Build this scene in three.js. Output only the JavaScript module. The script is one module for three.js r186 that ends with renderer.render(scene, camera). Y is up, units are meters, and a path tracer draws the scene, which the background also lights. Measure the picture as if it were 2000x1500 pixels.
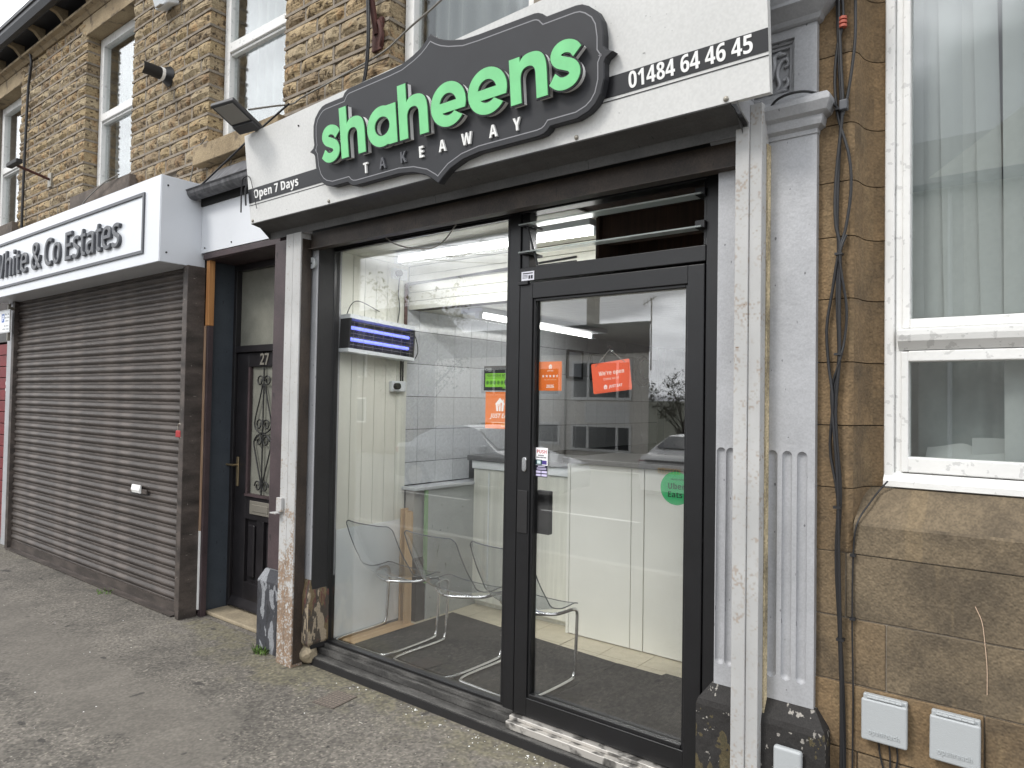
import * as THREE from 'three';
import { mergeGeometries } from 'three/addons/utils/BufferGeometryUtils.js';
import { RoundedBoxGeometry } from 'three/addons/geometries/RoundedBoxGeometry.js';
import { FontLoader } from 'three/addons/loaders/FontLoader.js';
import { TextGeometry } from 'three/addons/geometries/TextGeometry.js';
import { RectAreaLightUniformsLib } from 'three/addons/lights/RectAreaLightUniformsLib.js';
import { Brush, Evaluator, SUBTRACTION } from 'three-bvh-csg';

// ---------------------------------------------------------------- camera, sky, sun, exposure
const scene = new THREE.Scene();
const camera = new THREE.PerspectiveCamera(57.04, 4 / 3, 0.05, 1500);
camera.position.set(0, 1.6, 2.7);
camera.rotation.order = 'YXZ';
camera.rotation.set(1.43 * Math.PI / 180, 38.1 * Math.PI / 180, 0.975 * Math.PI / 180);
const renderer = new THREE.WebGLRenderer({ antialias: true });
renderer.setSize(1024, 768);
renderer.toneMapping = THREE.LinearToneMapping;
renderer.toneMappingExposure = 1.6;
renderer.shadowMap.enabled = true;
RectAreaLightUniformsLib.init();

// seeded random and tiling value noise
function mulberry(a) { return () => { a |= 0; a = a + 0x6D2B79F5 | 0; let t = Math.imul(a ^ a >>> 15, 1 | a); t = t + Math.imul(t ^ t >>> 7, 61 | t) ^ t; return ((t ^ t >>> 14) >>> 0) / 4294967296; }; }
const rnd = mulberry(4711);
const rr = (a, b) => a + (b - a) * rnd();
const LAT = new Float32Array(65536).map(() => rnd());
function vnoise(x, y, px, py, s = 0) {           // periodic in px, py lattice cells
  const xi = Math.floor(x), yi = Math.floor(y); let fx = x - xi, fy = y - yi;
  fx = fx * fx * (3 - 2 * fx); fy = fy * fy * (3 - 2 * fy);
  const x0 = ((xi % px) + px) % px, x1 = (x0 + 1) % px, y0 = ((yi % py) + py) % py, y1 = (y0 + 1) % py;
  const h = (i, j) => LAT[(i * 374761 + j * 668265 + s * 97711) & 65535];
  return (h(x0, y0) * (1 - fx) + h(x1, y0) * fx) * (1 - fy) + (h(x0, y1) * (1 - fx) + h(x1, y1) * fx) * fy;
}
function fbm(u, v, f, oct, s = 0, fy = f) { let a = 0.5, r = 0, t = 0; for (let o = 0; o < oct; o++) { r += a * vnoise(u * f, v * fy, f, fy, s + o * 7); t += a; a *= 0.5; f *= 2; fy *= 2; } return r / t; }
const clamp = (x, a = 0, b = 1) => Math.min(b, Math.max(a, x));
const sstep = (a, b, x) => { const t = clamp((x - a) / (b - a)); return t * t * (3 - 2 * t); };
const mix = (a, b, t) => a + (b - a) * t;
const mix3 = (a, b, t) => [mix(a[0], b[0], t), mix(a[1], b[1], t), mix(a[2], b[2], t)];

{ // broken overcast: grey cloud with paler breaks
  const W = 2048, H = 1024, d = new Float32Array(W * H * 4);
  const cl = (x, y, s) => { let a = 0.5, r = 0, t = 0, f = 1; for (let o = 0; o < 6; o++) { r += a * vnoise(x * f + 500, y * f + 500, 8192, 8192, s + o * 5); t += a; a *= 0.52; f *= 2.03; } return r / t; };
  for (let j = 0; j < H; j++) for (let i = 0; i < W; i++) {
    const u = (i + 0.5) / W, v = (j + 0.5) / H, el = (v - 0.5) * Math.PI, az = (u - 0.5) * Math.PI * 2, ce = Math.cos(el), sy = Math.max(0, Math.sin(el));
    const px = ce * Math.cos(az) / (sy + 0.10), py = ce * Math.sin(az) / (sy + 0.10);   // cloud sheet seen in perspective
    const k = sstep(0.43, 0.58, 0.62 * cl(px * 0.9, py * 0.9, 37) + 0.38 * cl(px * 0.35, py * 0.35, 77));
    let L = mix(0.40, 1.45, k) * (0.66 + 0.68 * cl(px * 2.6, py * 2.6, 117));
    if (el < 0) L *= mix(1, 0.35, sstep(0, -0.15, el));
    const o = (j * W + i) * 4;
    d[o] = L * 0.975; d[o + 1] = L; d[o + 2] = L * mix(1.06, 1.03, k); d[o + 3] = 1;
  }
  const t = new THREE.DataTexture(d, W, H, THREE.RGBAFormat, THREE.FloatType);
  t.mapping = THREE.EquirectangularReflectionMapping; t.magFilter = t.minFilter = THREE.LinearFilter; t.wrapS = THREE.RepeatWrapping; t.needsUpdate = true;
  scene.background = t; scene.environment = t;
}
const sun = new THREE.DirectionalLight(new THREE.Color(1, 0.96, 0.9), 1.3);
sun.position.set(-9, 16, 13); sun.target.position.set(-3, 1, 0);
sun.castShadow = true; sun.shadow.radius = 26; sun.shadow.mapSize.set(2048, 2048);
Object.assign(sun.shadow.camera, { left: -16, right: 16, top: 16, bottom: -16, near: 1, far: 60 });
scene.add(sun, sun.target);

// ---------------------------------------------------------------- helpers
const BASE = new Map(), TAKEN = new Map();
function numbered(n) { const k = TAKEN.get(n) || 0; TAKEN.set(n, k + 1); return k ? n + '_' + String(k).padStart(3, '0') : n; }
function thing(name, label, category, base = [0, 0, 0], group) {
  const o = new THREE.Group(); o.name = numbered(name); o.position.set(...base); scene.add(o); BASE.set(o, base);
  o.userData = { label, category }; if (group) o.userData.group = group; return o;
}
function struct(name, geo, mat) { const m = new THREE.Mesh(geo, mat); m.name = numbered(name); m.userData = { kind: 'structure' }; m.castShadow = m.receiveShadow = true; scene.add(m); BASE.set(m, [0, 0, 0]); return m; }
function baseOf(o) { while (o && !BASE.has(o)) o = o.parent; return o ? BASE.get(o) : [0, 0, 0]; }
function part(parent, name, geo, mat, local = false) {          // geometry given in world metres unless local
  if (Array.isArray(geo)) geo = merge(geo);
  if (!local) { const b = baseOf(parent); geo = geo.clone().translate(-b[0], -b[1], -b[2]); }
  const m = new THREE.Mesh(geo, mat); m.name = name; m.castShadow = m.receiveShadow = true; parent.add(m); return m;
}
function inst(parent, name, geo, mat, pos, scl = [1, 1, 1], rot) { // shared geometry piece, position in world metres
  const b = baseOf(parent), m = new THREE.Mesh(geo, mat); m.name = name; m.position.set(pos[0] - b[0], pos[1] - b[1], pos[2] - b[2]); m.scale.set(...scl);
  if (rot) m.rotation.set(...rot); m.castShadow = m.receiveShadow = true; parent.add(m); return m;
}
function merge(list) { return mergeGeometries(list.map(g => { g = g.index ? g.toNonIndexed() : g; for (const k of Object.keys(g.attributes)) if (!['position', 'normal', 'uv'].includes(k)) g.deleteAttribute(k); if (!g.attributes.uv) g.setAttribute('uv', new THREE.BufferAttribute(new Float32Array(g.attributes.position.count * 2), 2)); return g; })); }
function uvm(g, off = 0) {                                          // uv in metres by the way each face points
  g = g.index ? g.toNonIndexed() : g;
  const p = g.attributes.position, n = g.attributes.normal, uv = new Float32Array(p.count * 2);
  for (let i = 0; i < p.count; i += 3) {
    let nx = 0, ny = 0, nz = 0; for (let k = 0; k < 3; k++) { nx += Math.abs(n.getX(i + k)); ny += Math.abs(n.getY(i + k)); nz += Math.abs(n.getZ(i + k)); }
    for (let k = 0; k < 3; k++) {
      const x = p.getX(i + k), y = p.getY(i + k), z = p.getZ(i + k); let a, b;
      if (ny >= nx && ny >= nz) { a = x; b = -z; } else if (nx >= nz) { a = -z; b = y; } else { a = x; b = y; }
      uv[(i + k) * 2] = a + off; uv[(i + k) * 2 + 1] = b + off * 0.37;
    }
  }
  g.setAttribute('uv', new THREE.BufferAttribute(uv, 2)); return g;
}
function bx(x0, x1, y0, y1, z0, z1, bev = 0) {
  const w = Math.abs(x1 - x0), h = Math.abs(y1 - y0), d = Math.abs(z1 - z0);
  const g = bev ? new RoundedBoxGeometry(w, h, d, 2, Math.min(bev, w * 0.49, h * 0.49, d * 0.49)) : new THREE.BoxGeometry(w, h, d);
  g.translate((x0 + x1) / 2, (y0 + y1) / 2, (z0 + z1) / 2); return uvm(g);
}
function tube(pts, r, seg = 24, rad = 7) { return new THREE.TubeGeometry(new THREE.CatmullRomCurve3(pts.map(p => new THREE.Vector3(...p)), false, 'catmullrom', 0.5), seg, r, rad, false); }
function rod(a, b, r, n = 8, r2 = r) { const A = new THREE.Vector3(...a), B = new THREE.Vector3(...b), d = B.clone().sub(A), g = new THREE.CylinderGeometry(r2, r, d.length(), n); g.applyQuaternion(new THREE.Quaternion().setFromUnitVectors(new THREE.Vector3(0, 1, 0), d.normalize())); g.translate((A.x + B.x) / 2, (A.y + B.y) / 2, (A.z + B.z) / 2); return g; }
function cylz(x, y, z0, z1, r, n = 20) { const g = new THREE.CylinderGeometry(r, r, z1 - z0, n); g.rotateX(Math.PI / 2); g.translate(x, y, (z0 + z1) / 2); return g; }
function poly(pts) { const s = new THREE.Shape(); pts.forEach((p, i) => i ? s.lineTo(p[0], p[1]) : s.moveTo(p[0], p[1])); s.closePath(); return s; }
function ext(shape, depth, bevel = 0, cs = 8) { return new THREE.ExtrudeGeometry(shape, { depth, curveSegments: cs, bevelEnabled: bevel > 0, bevelThickness: bevel, bevelSize: bevel, bevelOffset: -bevel, bevelSegments: 1 }); }
function prismX(x0, x1, zy) {                                       // profile of [z, y] points run along x
  const g = new THREE.ExtrudeGeometry(poly(zy.map(p => [-p[0], p[1]])), { depth: x1 - x0, bevelEnabled: false }); g.rotateY(Math.PI / 2); g.translate(x0, 0, 0); return uvm(g);
}
function prismY(y0, y1, xz) { const g = new THREE.ExtrudeGeometry(poly(xz.map(p => [p[0], -p[1]])), { depth: y1 - y0, bevelEnabled: false }); g.rotateX(-Math.PI / 2); g.translate(0, y0, 0); return uvm(g); }
function moulding(x0, x1, zb, zf, prof) {                           // mitred on both returns; prof = [y, projection]
  const P = []; const ring = (y, p) => [[x0 - p, y, zb], [x0 - p, y, zf + p], [x1 + p, y, zf + p], [x1 + p, y, zb]];
  const q = (a, b, c, d) => P.push(...a, ...b, ...c, ...a, ...c, ...d);
  for (let i = 0; i + 1 < prof.length; i++) { const A = ring(...prof[i]), B = ring(...prof[i + 1]); for (let k = 0; k < 3; k++) q(A[k], A[k + 1], B[k + 1], B[k]); }
  const A = ring(...prof[0]), B = ring(...prof[prof.length - 1]); q(A[3], A[2], A[1], A[0]); q(B[0], B[1], B[2], B[3]);
  const g = new THREE.BufferGeometry(); g.setAttribute('position', new THREE.Float32BufferAttribute(P, 3)); g.computeVertexNormals(); return uvm(g);
}
// textures: fn(u, v) -> sRGB 0..255
function ctex(W, H, metres, fn, metresY = metres) {
  const d = new Uint8Array(W * H * 4);
  for (let j = 0; j < H; j++) for (let i = 0; i < W; i++) { const c = fn((i + 0.5) / W, (j + 0.5) / H), o = (j * W + i) * 4; d[o] = clamp(c[0], 0, 255); d[o + 1] = clamp(c[1], 0, 255); d[o + 2] = clamp(c[2], 0, 255); d[o + 3] = 255; }
  const t = new THREE.DataTexture(d, W, H); t.colorSpace = THREE.SRGBColorSpace; t.wrapS = t.wrapT = THREE.RepeatWrapping; t.magFilter = THREE.LinearFilter; t.minFilter = THREE.LinearFilter; t.repeat.set(1 / metres, 1 / metresY); t.needsUpdate = true; return t;
}
function gtex(W, H, metres, fn, metresY = metres) { const t = ctex(W, H, metres, (u, v) => { const g = 255 * fn(u, v); return [g, g, g]; }, metresY); t.colorSpace = THREE.NoColorSpace; return t; }
function canvasTex(w, h, draw) { const c = document.createElement('canvas'); c.width = w; c.height = h; draw(c.getContext('2d'), w, h); const t = new THREE.CanvasTexture(c); t.colorSpace = THREE.SRGBColorSpace; t.magFilter = THREE.LinearFilter; return t; }
const mat = (o) => new THREE.MeshStandardMaterial(o);
const lin = (r, g, b) => new THREE.Color().setRGB(r, g, b);

// ---------------------------------------------------------------- materials
function segDist(px, py, pts) { let best = 1e9; for (let i = 0; i + 1 < pts.length; i++) { const [ax, ay] = pts[i], [bx_, by] = pts[i + 1], dx = bx_ - ax, dy = by - ay; const t = clamp(((px - ax) * dx + (py - ay) * dy) / (dx * dx + dy * dy)); best = Math.min(best, Math.hypot(px - ax - t * dx, py - ay - t * dy)); } return best; }
const TRENCH = [[-8, 0.98], [-6.3, 0.96], [-5, 0.98], [-4.1, 1.06], [-3.45, 0.93], [-3.0, 1.2], [-2.4, 1.7], [-1.6, 2.4]];
function paveMasks(u, v) {
  const x = u * 8 - 8, z = (1 - v) * 4;
  const w = fbm(u, v, 64, 3, 60, 32) - 0.5, w2 = fbm(u, v, 16, 3, 66, 8);
  const tr = 1 - sstep(0.17, 0.30, segDist(x, z, TRENCH) + w * 0.22);
  const edge = x > -4.9 && x < -1.2 ? 1 : 0.35;
  const mossLine = 0.30 + 0.24 * (w2 - 0.5) * 2 + w * 0.5 - (x < -4.3 ? 0.12 : 0);
  const moss = edge * (1 - sstep(mossLine - 0.16, mossLine + 0.12, z)) * sstep(0.30, 0.55, fbm(u, v, 256, 3, 70, 128) * 0.6 + w2 * 0.4);
  return [tr, moss, x, z];
}
const paveTex = ctex(2048, 1024, 8, (u, v) => {
  const [tr, moss] = paveMasks(u, v);
  const f1 = vnoise(u * 1000, v * 500, 1000, 500, 5), f2 = vnoise(u * 620, v * 310, 620, 310, 15), f3 = vnoise(u * 1024, v * 512, 1024, 512, 25);
  const big = fbm(u, v, 10, 4, 33, 5), mid = fbm(u, v, 48, 3, 35, 24);
  let b = 79 + 36 * f2 + 20 * (mid - 0.5) + 26 * (big - 0.5);
  let c = [b * 1.02, b * 0.975, b * 0.91];
  const speck = sstep(0.70, 0.90, f1) * sstep(0.05, 0.5, mid + 0.25 * (f3 - 0.5)); c = mix3(c, [172, 164, 150], speck * 0.55);
  const pit = sstep(0.80, 0.95, f3); c = mix3(c, [40, 38, 36], pit * 0.7);
  let t = 106 + 16 * (f1 - 0.5) + 14 * (f2 - 0.5) + 18 * (mid - 0.5); let tc = [t * 1.01, t * 0.965, t * 0.90];
  if (f3 > 0.97 && f1 > 0.8) tc = [150, 146, 138];
  c = mix3(c, tc, tr * 0.92);
  c = mix3(c, [106 + 40 * (f2 - 0.4), 101 + 40 * (f2 - 0.4), 70 + 24 * f2], moss * 0.5);
  const gum = vnoise(u * 90, v * 45, 90, 45, 88); if (gum > 0.95) c = mix3(c, [52, 50, 48], 0.65);
  const fleck = vnoise(u * 420, v * 210, 420, 210, 77); if (fleck > 0.985) c = [212, 208, 196];
  return c;
}, 4);
const paveBump = gtex(1024, 512, 8, (u, v) => { const [tr] = paveMasks(u, v); const f1 = vnoise(u * 1000, v * 500, 1000, 500, 5), f2 = vnoise(u * 620, v * 310, 620, 310, 15); return 0.5 + (f1 * 0.5 + f2 * 0.5 - 0.5) * (1 - 0.7 * tr); }, 4);
const M = {};
M.pave = mat({ map: paveTex, bumpMap: paveBump, bumpScale: 0.006, roughness: 0.93 });
M.road = mat({ map: ctex(512, 512, 3, (u, v) => { const b = 66 + 30 * vnoise(u * 300, v * 300, 300, 300, 2) + 22 * (fbm(u, v, 8, 4, 4) - 0.5); return [b, b * 0.99, b * 0.97]; }), roughness: 0.9 });
M.land = mat({ color: lin(0.07, 0.075, 0.05), roughness: 1 });
M.kerb = mat({ color: lin(0.28, 0.27, 0.25), roughness: 0.9 });
M.cover = mat({ map: ctex(256, 256, 0.3, (u, v) => { const b = 78 + 40 * vnoise(u * 110, v * 110, 110, 110, 8) + ((u * 14 % 1 < 0.3) || (v * 14 % 1 < 0.3) ? -16 : 6); return [b * 1.04, b * 0.95, b * 0.87]; }), roughness: 0.85 });

// rock-faced sandstone, with a few quarry tones, and its mortar
const rockTex = ctex(1024, 1024, 1, (u, v) => {
  const a = fbm(u, v, 10, 5, 101), b = fbm(u, v, 60, 4, 111), f = vnoise(u * 380, v * 380, 380, 380, 121), ly = fbm(u, v, 5, 4, 131, 60);
  let c = mix3([166, 142, 108], [218, 197, 158], clamp(a * 0.55 + b * 0.55 + (ly - 0.5) * 0.5));
  c = mix3(c, [184, 140, 94], sstep(0.55, 0.75, fbm(u, v, 14, 3, 141)) * 0.45);
  c = mix3(c, [58, 46, 36], sstep(0.60, 0.76, fbm(u, v, 42, 4, 151)) * 0.62);
  const k = 0.84 + 0.32 * f; return [c[0] * k, c[1] * k, c[2] * k];
});
const rockBump = gtex(1024, 1024, 1, (u, v) => clamp(0.55 * fbm(u, v, 30, 5, 111) + 0.45 * fbm(u, v, 8, 4, 131, 70)));
const rock = [[1, 1, 1], [0.86, 0.84, 0.82], [1.06, 1.0, 0.92], [0.95, 0.90, 0.80], [0.72, 0.68, 0.66], [1.02, 1.02, 1.02]].map(t => mat({ map: rockTex, color: lin(0.60 * t[0], 0.625 * t[1], 0.67 * t[2]), bumpMap: rockBump, bumpScale: 0.020, roughness: 0.95 }));
M.mortar = mat({ map: ctex(512, 512, 0.8, (u, v) => { const b = 130 + 34 * (fbm(u, v, 16, 5, 161) - 0.5) + 22 * (vnoise(u * 180, v * 180, 180, 180, 6) - 0.5); return [b * 1.03, b * 0.96, b * 0.87]; }), roughness: 0.95, bumpMap: gtex(256, 256, 0.8, (u, v) => fbm(u, v, 24, 4, 171)), bumpScale: 0.006 });
M.dressed = mat({ map: ctex(512, 512, 1.2, (u, v) => { const a = fbm(u, v, 8, 5, 181), f = vnoise(u * 230, v * 230, 230, 230, 3); let c = mix3([128, 112, 88], [164, 147, 118], a); c = mix3(c, [72, 62, 52], sstep(0.56, 0.74, fbm(u, v, 14, 5, 191)) * 0.55); const k = 0.9 + 0.2 * f; return c.map(x => x * k); }), roughness: 0.92, bumpMap: gtex(512, 512, 1.2, (u, v) => fbm(u, v, 90, 3, 183)), bumpScale: 0.003 });
M.sillDark = mat({ map: ctex(256, 256, 1, (u, v) => { const b = 84 + 60 * (fbm(u, v, 10, 5, 201) - 0.5) + 16 * vnoise(u * 120, v * 120, 120, 120, 4); return [b * 1.02, b * 0.93, b * 0.86]; }), roughness: 0.93 });
// ashlar of the bay: fine-grained sandstone, soot blotches, lighter run-off streaks
function ashlar(seed, soot, warm) {
  return mat({
    map: ctex(512, 512, 1.1, (u, v) => {
      const a = fbm(u, v, 6, 5, seed), f = vnoise(u * 256, v * 256, 256, 256, seed + 3), g = fbm(u, v, 70, 3, seed + 5), st = fbm(u, v, 26, 4, seed + 9, 3);
      let c = mix3(mix3([126, 104, 76], [112, 100, 82], warm), mix3([166, 136, 98], [144, 128, 104], warm), a);
      c = mix3(c, [72, 64, 54], sstep(0.48 - soot * 0.18, 0.95 - soot * 0.2, fbm(u, v, 7, 6, seed + 13)) * 0.5);
      c = mix3(c, [162, 140, 106], sstep(0.60, 0.76, st) * 0.35);
      const k = 0.80 + 0.24 * f + 0.16 * g; return c.map(x => x * k);
    }), roughness: 0.93, color: lin(0.64, 0.65, 0.67), bumpMap: ashBump, bumpScale: 0.003
  });
}
const ashBump = gtex(512, 512, 1.1, (u, v) => 0.6 * vnoise(u * 200, v * 200, 200, 200, 9) + 0.4 * fbm(u, v, 40, 3, 19));
M.ash = [ashlar(211, 0.10, 0.1), ashlar(241, 0.35, 0.15), ashlar(271, 0.3, 0.5), ashlar(301, 0.45, 0.9), ashlar(331, 0.8, 0.4)];

// metals, paints
function paint(c, amp, seed, rough, extra) { return mat(Object.assign({ map: ctex(512, 512, 0.9, (u, v) => { const k = 1 + amp * (fbm(u, v, 9, 5, seed) - 0.5) + amp * 0.5 * (vnoise(u * 200, v * 200, 200, 200, seed) - 0.5); let o = c.map(x => x * k); if (vnoise(u * 70, v * 26, 70, 26, seed + 4) > 0.965) o = o.map(x => x * 0.62); return o; }), roughness: rough }, extra)); }
const paintBump = gtex(512, 512, 0.5, (u, v) => 0.7 * fbm(u, v, 40, 3, 402) + 0.3 * fbm(u, v, 8, 3, 403));
M.silver = paint([166, 167, 170], 0.14, 401, 0.52, { bumpMap: paintBump, bumpScale: 0.0009, metalness: 0.1 });
M.black = paint([25, 25, 27], 0.30, 411, 0.38, {});
M.blackMatt = paint([30, 29, 30], 0.4, 413, 0.62, {});
M.sillTop = mat({ map: ctex(512, 256, 1, (u, v) => { const d = fbm(u, v, 10, 5, 417, 30), b = 44 + 34 * sstep(0.3, 0.75, d) + 22 * vnoise(u * 240, v * 240, 240, 240, 4); return [b, b * 0.98, b * 0.95]; }), roughness: 0.8 });
M.alu = mat({ map: ctex(512, 256, 0.8, (u, v) => { const d = fbm(u, v, 14, 5, 421), b = 190 - 110 * sstep(0.48, 0.68, d) * (0.6 + 0.4 * vnoise(u * 90, v * 60, 90, 60, 3)); return [b, b * 0.98, b * 0.95]; }), roughness: 0.45, metalness: 0.4 });
// galvanised guide painted white, rust breaking through: sparse spots high up, sheets of it low down on the street-side post
function rustPaint(seed, low) {
  return mat({
    map: ctex(256, 1024, 0.9, (u, v) => {
      const y = v * 2.8, n = fbm(u, v, 12, 5, seed, 40), s = vnoise(u * 130, v * 400, 130, 400, seed + 2), m = fbm(u, v, 40, 3, seed + 6, 120);
      const k = 1 + 0.16 * (fbm(u, v, 6, 4, seed + 8, 14) - 0.5); let c = [178 * k, 178 * k, 177 * k];
      const amt = low ? 0.66 * sstep(1.25, 0.25, y + (n - 0.5) * 1.4) : 0.20 * sstep(0.48, 0.62, n);
      const sp = sstep(0.62 - 0.42 * amt, 0.80 - 0.36 * amt, 0.55 * s + 0.45 * m + amt * 0.10);
      c = mix3(c, mix3([138, 98, 62], [92, 70, 52], fbm(u, v, 60, 3, seed + 20, 160)), sp * (0.12 + 0.85 * amt));
      if (s > 0.97 && n > 0.52) c = [112, 88, 66];
      return c;
    }, 2.8), roughness: 0.7
  });
}
M.postRust = rustPaint(431, true); M.postPaint = rustPaint(441, false);
M.brownMetal = mat({ map: ctex(512, 512, 1, (u, v) => { const d = fbm(u, v, 6, 5, 451, 18), s = vnoise(u * 220, v * 220, 220, 220, 5), b = 68 + 32 * (d - 0.5) * 2 + 14 * (s - 0.5); let c = [b * 1.05, b * 0.95, b * 0.89]; if (vnoise(u * 46, v * 90, 46, 90, 8) > 0.975) c = [140, 134, 126]; return c; }), roughness: 0.55, metalness: 0.15 });
M.brownDark = paint([54, 46, 42], 0.5, 461, 0.6, {});
M.rail = paint([52, 43, 36], 0.7, 463, 0.6, {});
M.soffit = paint([78, 77, 76], 0.3, 471, 0.6, {});
M.dark = mat({ color: lin(0.012, 0.012, 0.012), roughness: 0.8 });
M.whitePanel = mat({ map: ctex(512, 512, 1.4, (u, v) => { const k = 1 + 0.05 * (fbm(u, v, 5, 4, 481) - 0.5) + 0.05 * (vnoise(u * 200, v * 200, 200, 200, 1) - 0.5); let c = [208 * k, 208 * k, 206 * k]; const s = vnoise(u * 150, v * 150, 150, 150, 7); if (s > 0.978 && fbm(u, v, 6, 3, 5) > 0.5) c = c.map(x => x * 0.72); return c; }), roughness: 0.42 });
M.whiteAlu = mat({ map: ctex(256, 256, 1.4, (u, v) => { const k = 1 + 0.04 * (fbm(u, v, 5, 4, 491) - 0.5); return [216 * k, 219 * k, 224 * k]; }), roughness: 0.3 });
M.upvc = mat({ map: ctex(512, 512, 0.9, (u, v) => { const k = 1 + 0.06 * (fbm(u, v, 6, 4, 501) - 0.5); let c = [226 * k, 226 * k, 224 * k]; const d = fbm(u, v, 40, 5, 507, 40); if (d > 0.70) c = c.map(x => x * 0.9); return c; }), roughness: 0.45, bumpMap: paintBump, bumpScale: 0.001 });
M.charcoal = mat({ map: ctex(256, 256, 0.8, (u, v) => { const k = 1 + 0.22 * (fbm(u, v, 7, 5, 511) - 0.5); return [41 * k, 42 * k, 46 * k]; }), roughness: 0.55 });
M.greyLine = mat({ color: 0x8c8c90, roughness: 0.5 });
M.green = mat({ map: ctex(256, 256, 0.5, (u, v) => { const k = 1 + 0.10 * (fbm(u, v, 9, 4, 521) - 0.5); return [124 * k, 208 * k, 142 * k]; }), roughness: 0.38 });
M.white = mat({ color: 0xeeeeec, roughness: 0.4 }); M.vinylBlack = mat({ color: 0x1d1d20, roughness: 0.35 });
M.letterGrey = mat({ color: 0x4d4f54, roughness: 0.42 });
M.navy = paint([66, 72, 79], 0.18, 531, 0.5, {});
M.purple = paint([66, 54, 56], 0.4, 541, 0.55, {});
M.doorBlack = paint([36, 34, 36], 0.45, 551, 0.32, {});
M.lead = mat({ map: ctex(256, 256, 0.7, (u, v) => { const b = 96 + 60 * (fbm(u, v, 22, 4, 561, 5) - 0.5) + 30 * (fbm(u, v, 6, 4, 563) - 0.5); return [b, b, b * 1.03]; }), roughness: 0.7, metalness: 0.2 });
M.step = mat({ map: ctex(256, 256, 0.8, (u, v) => { const b = 150 + 40 * (fbm(u, v, 8, 5, 571) - 0.5) + 24 * (vnoise(u * 120, v * 120, 120, 120, 2) - 0.5); return [b, b * 0.92, b * 0.78]; }), roughness: 0.9 });
function woodTex(a, b, seed) { return ctex(256, 512, 0.3, (u, v) => { const g = fbm(u, v, 20, 4, seed, 3), f = vnoise(u * 110, v * 8, 110, 8, seed + 2); return mix3(a, b, clamp(g * 0.7 + f * 0.4)).map(x => x); }, 1.2); }
M.timber = mat({ map: woodTex([150, 96, 54], [206, 154, 98], 581), roughness: 0.75 });
M.joist = mat({ map: woodTex([34, 24, 18], [70, 48, 34], 591), roughness: 0.85 });
M.plank = mat({ map: woodTex([170, 136, 98], [208, 180, 140], 601), roughness: 0.7 });
M.bareWood = mat({ map: woodTex([118, 84, 60], [190, 168, 144], 603), roughness: 0.85 });
// peeling plinths
function peel(seed, cols) { return mat({ map: ctex(512, 512, 0.6, (u, v) => { const n = fbm(u, v, 9, 6, seed, 4), m = fbm(u, v, 12, 6, seed + 31, 5), f = vnoise(u * 200, v * 200, 200, 200, 3); let c = cols[0]; if (n > 0.53) c = cols[1]; if (m > 0.60) c = cols[2]; if (m < 0.36) c = cols[3]; const k = 0.82 + 0.36 * f; return c.map(x => x * k); }), roughness: 0.75, bumpMap: gtex(256, 256, 0.6, (u, v) => (fbm(u, v, 9, 6, seed, 4) > 0.53 ? 0.6 : 0.3) + 0.3 * fbm(u, v, 40, 3, seed)), bumpScale: 0.004 }); }
M.plinthL = peel(611, [[54, 55, 60], [62, 62, 66], [132, 134, 138], [46, 46, 50]]);
M.plinthPeel = peel(641, [[104, 90, 66], [70, 63, 56], [148, 135, 116], [96, 62, 56]]); M.plinthPeel.map.repeat.set(1 / 0.32, 1 / 0.42);
M.plinthR = mat({ map: ctex(512, 512, 0.6, (u, v) => { const y = v * 0.6, n = fbm(u, v, 8, 6, 671, 5), f = vnoise(u * 200, v * 200, 200, 200, 3), g = fbm(u, v, 30, 4, 675); let c = [40, 38, 37]; if (y + (n - 0.5) * 0.75 < 0.25) c = mix3([92, 80, 56], [62, 58, 40], g); else if (g > 0.75) c = [140, 136, 130]; const k = 0.8 + 0.4 * f; return c.map(x => x * k); }), roughness: 0.8, bumpMap: gtex(256, 256, 0.6, (u, v) => fbm(u, v, 14, 5, 671)), bumpScale: 0.006 });
// inside the shop
M.cream = mat({ map: ctex(512, 512, 1.2, (u, v) => { const k = 1 + 0.07 * (fbm(u, v, 34, 4, 701, 3) - 0.5) + 0.05 * (fbm(u, v, 5, 4, 703) - 0.5); return [220 * k, 220 * k, 209 * k]; }), roughness: 0.6 });
M.creamOld = mat({ map: ctex(512, 512, 1.2, (u, v) => { const k = 1 + 0.16 * (fbm(u, v, 60, 3, 706, 2) - 0.5) + 0.06 * (fbm(u, v, 6, 4, 705) - 0.5); return [216 * k, 217 * k, 206 * k]; }), roughness: 0.5 });
M.whiteWall = mat({ map: ctex(256, 256, 1, (u, v) => { const k = 1 + 0.05 * (fbm(u, v, 8, 4, 707) - 0.5); return [226 * k, 230 * k, 230 * k]; }), roughness: 0.55 });
M.cupboard = mat({ map: ctex(256, 512, 1, (u, v) => { const k = 1 + 0.035 * (fbm(u, v, 6, 4, 709) - 0.5); return [230 * k, 231 * k, 223 * k]; }), roughness: 0.4 });
M.tile = [0, 1, 2].map(i => mat({ map: ctex(256, 256, 0.5, (u, v) => { const k = (0.97 + 0.03 * i) * (1 + 0.12 * (fbm(u, v, 40, 3, 711 + i) - 0.5)); return [196 * k, 199 * k, 202 * k]; }), roughness: 0.12 }));
M.grout = mat({ color: lin(0.05, 0.05, 0.05), roughness: 0.9 });
M.floorTile = mat({ map: ctex(256, 256, 0.5, (u, v) => { const k = 1 + 0.14 * (fbm(u, v, 14, 5, 721) - 0.5); return [186 * k, 178 * k, 156 * k]; }), roughness: 0.35 });
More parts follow.
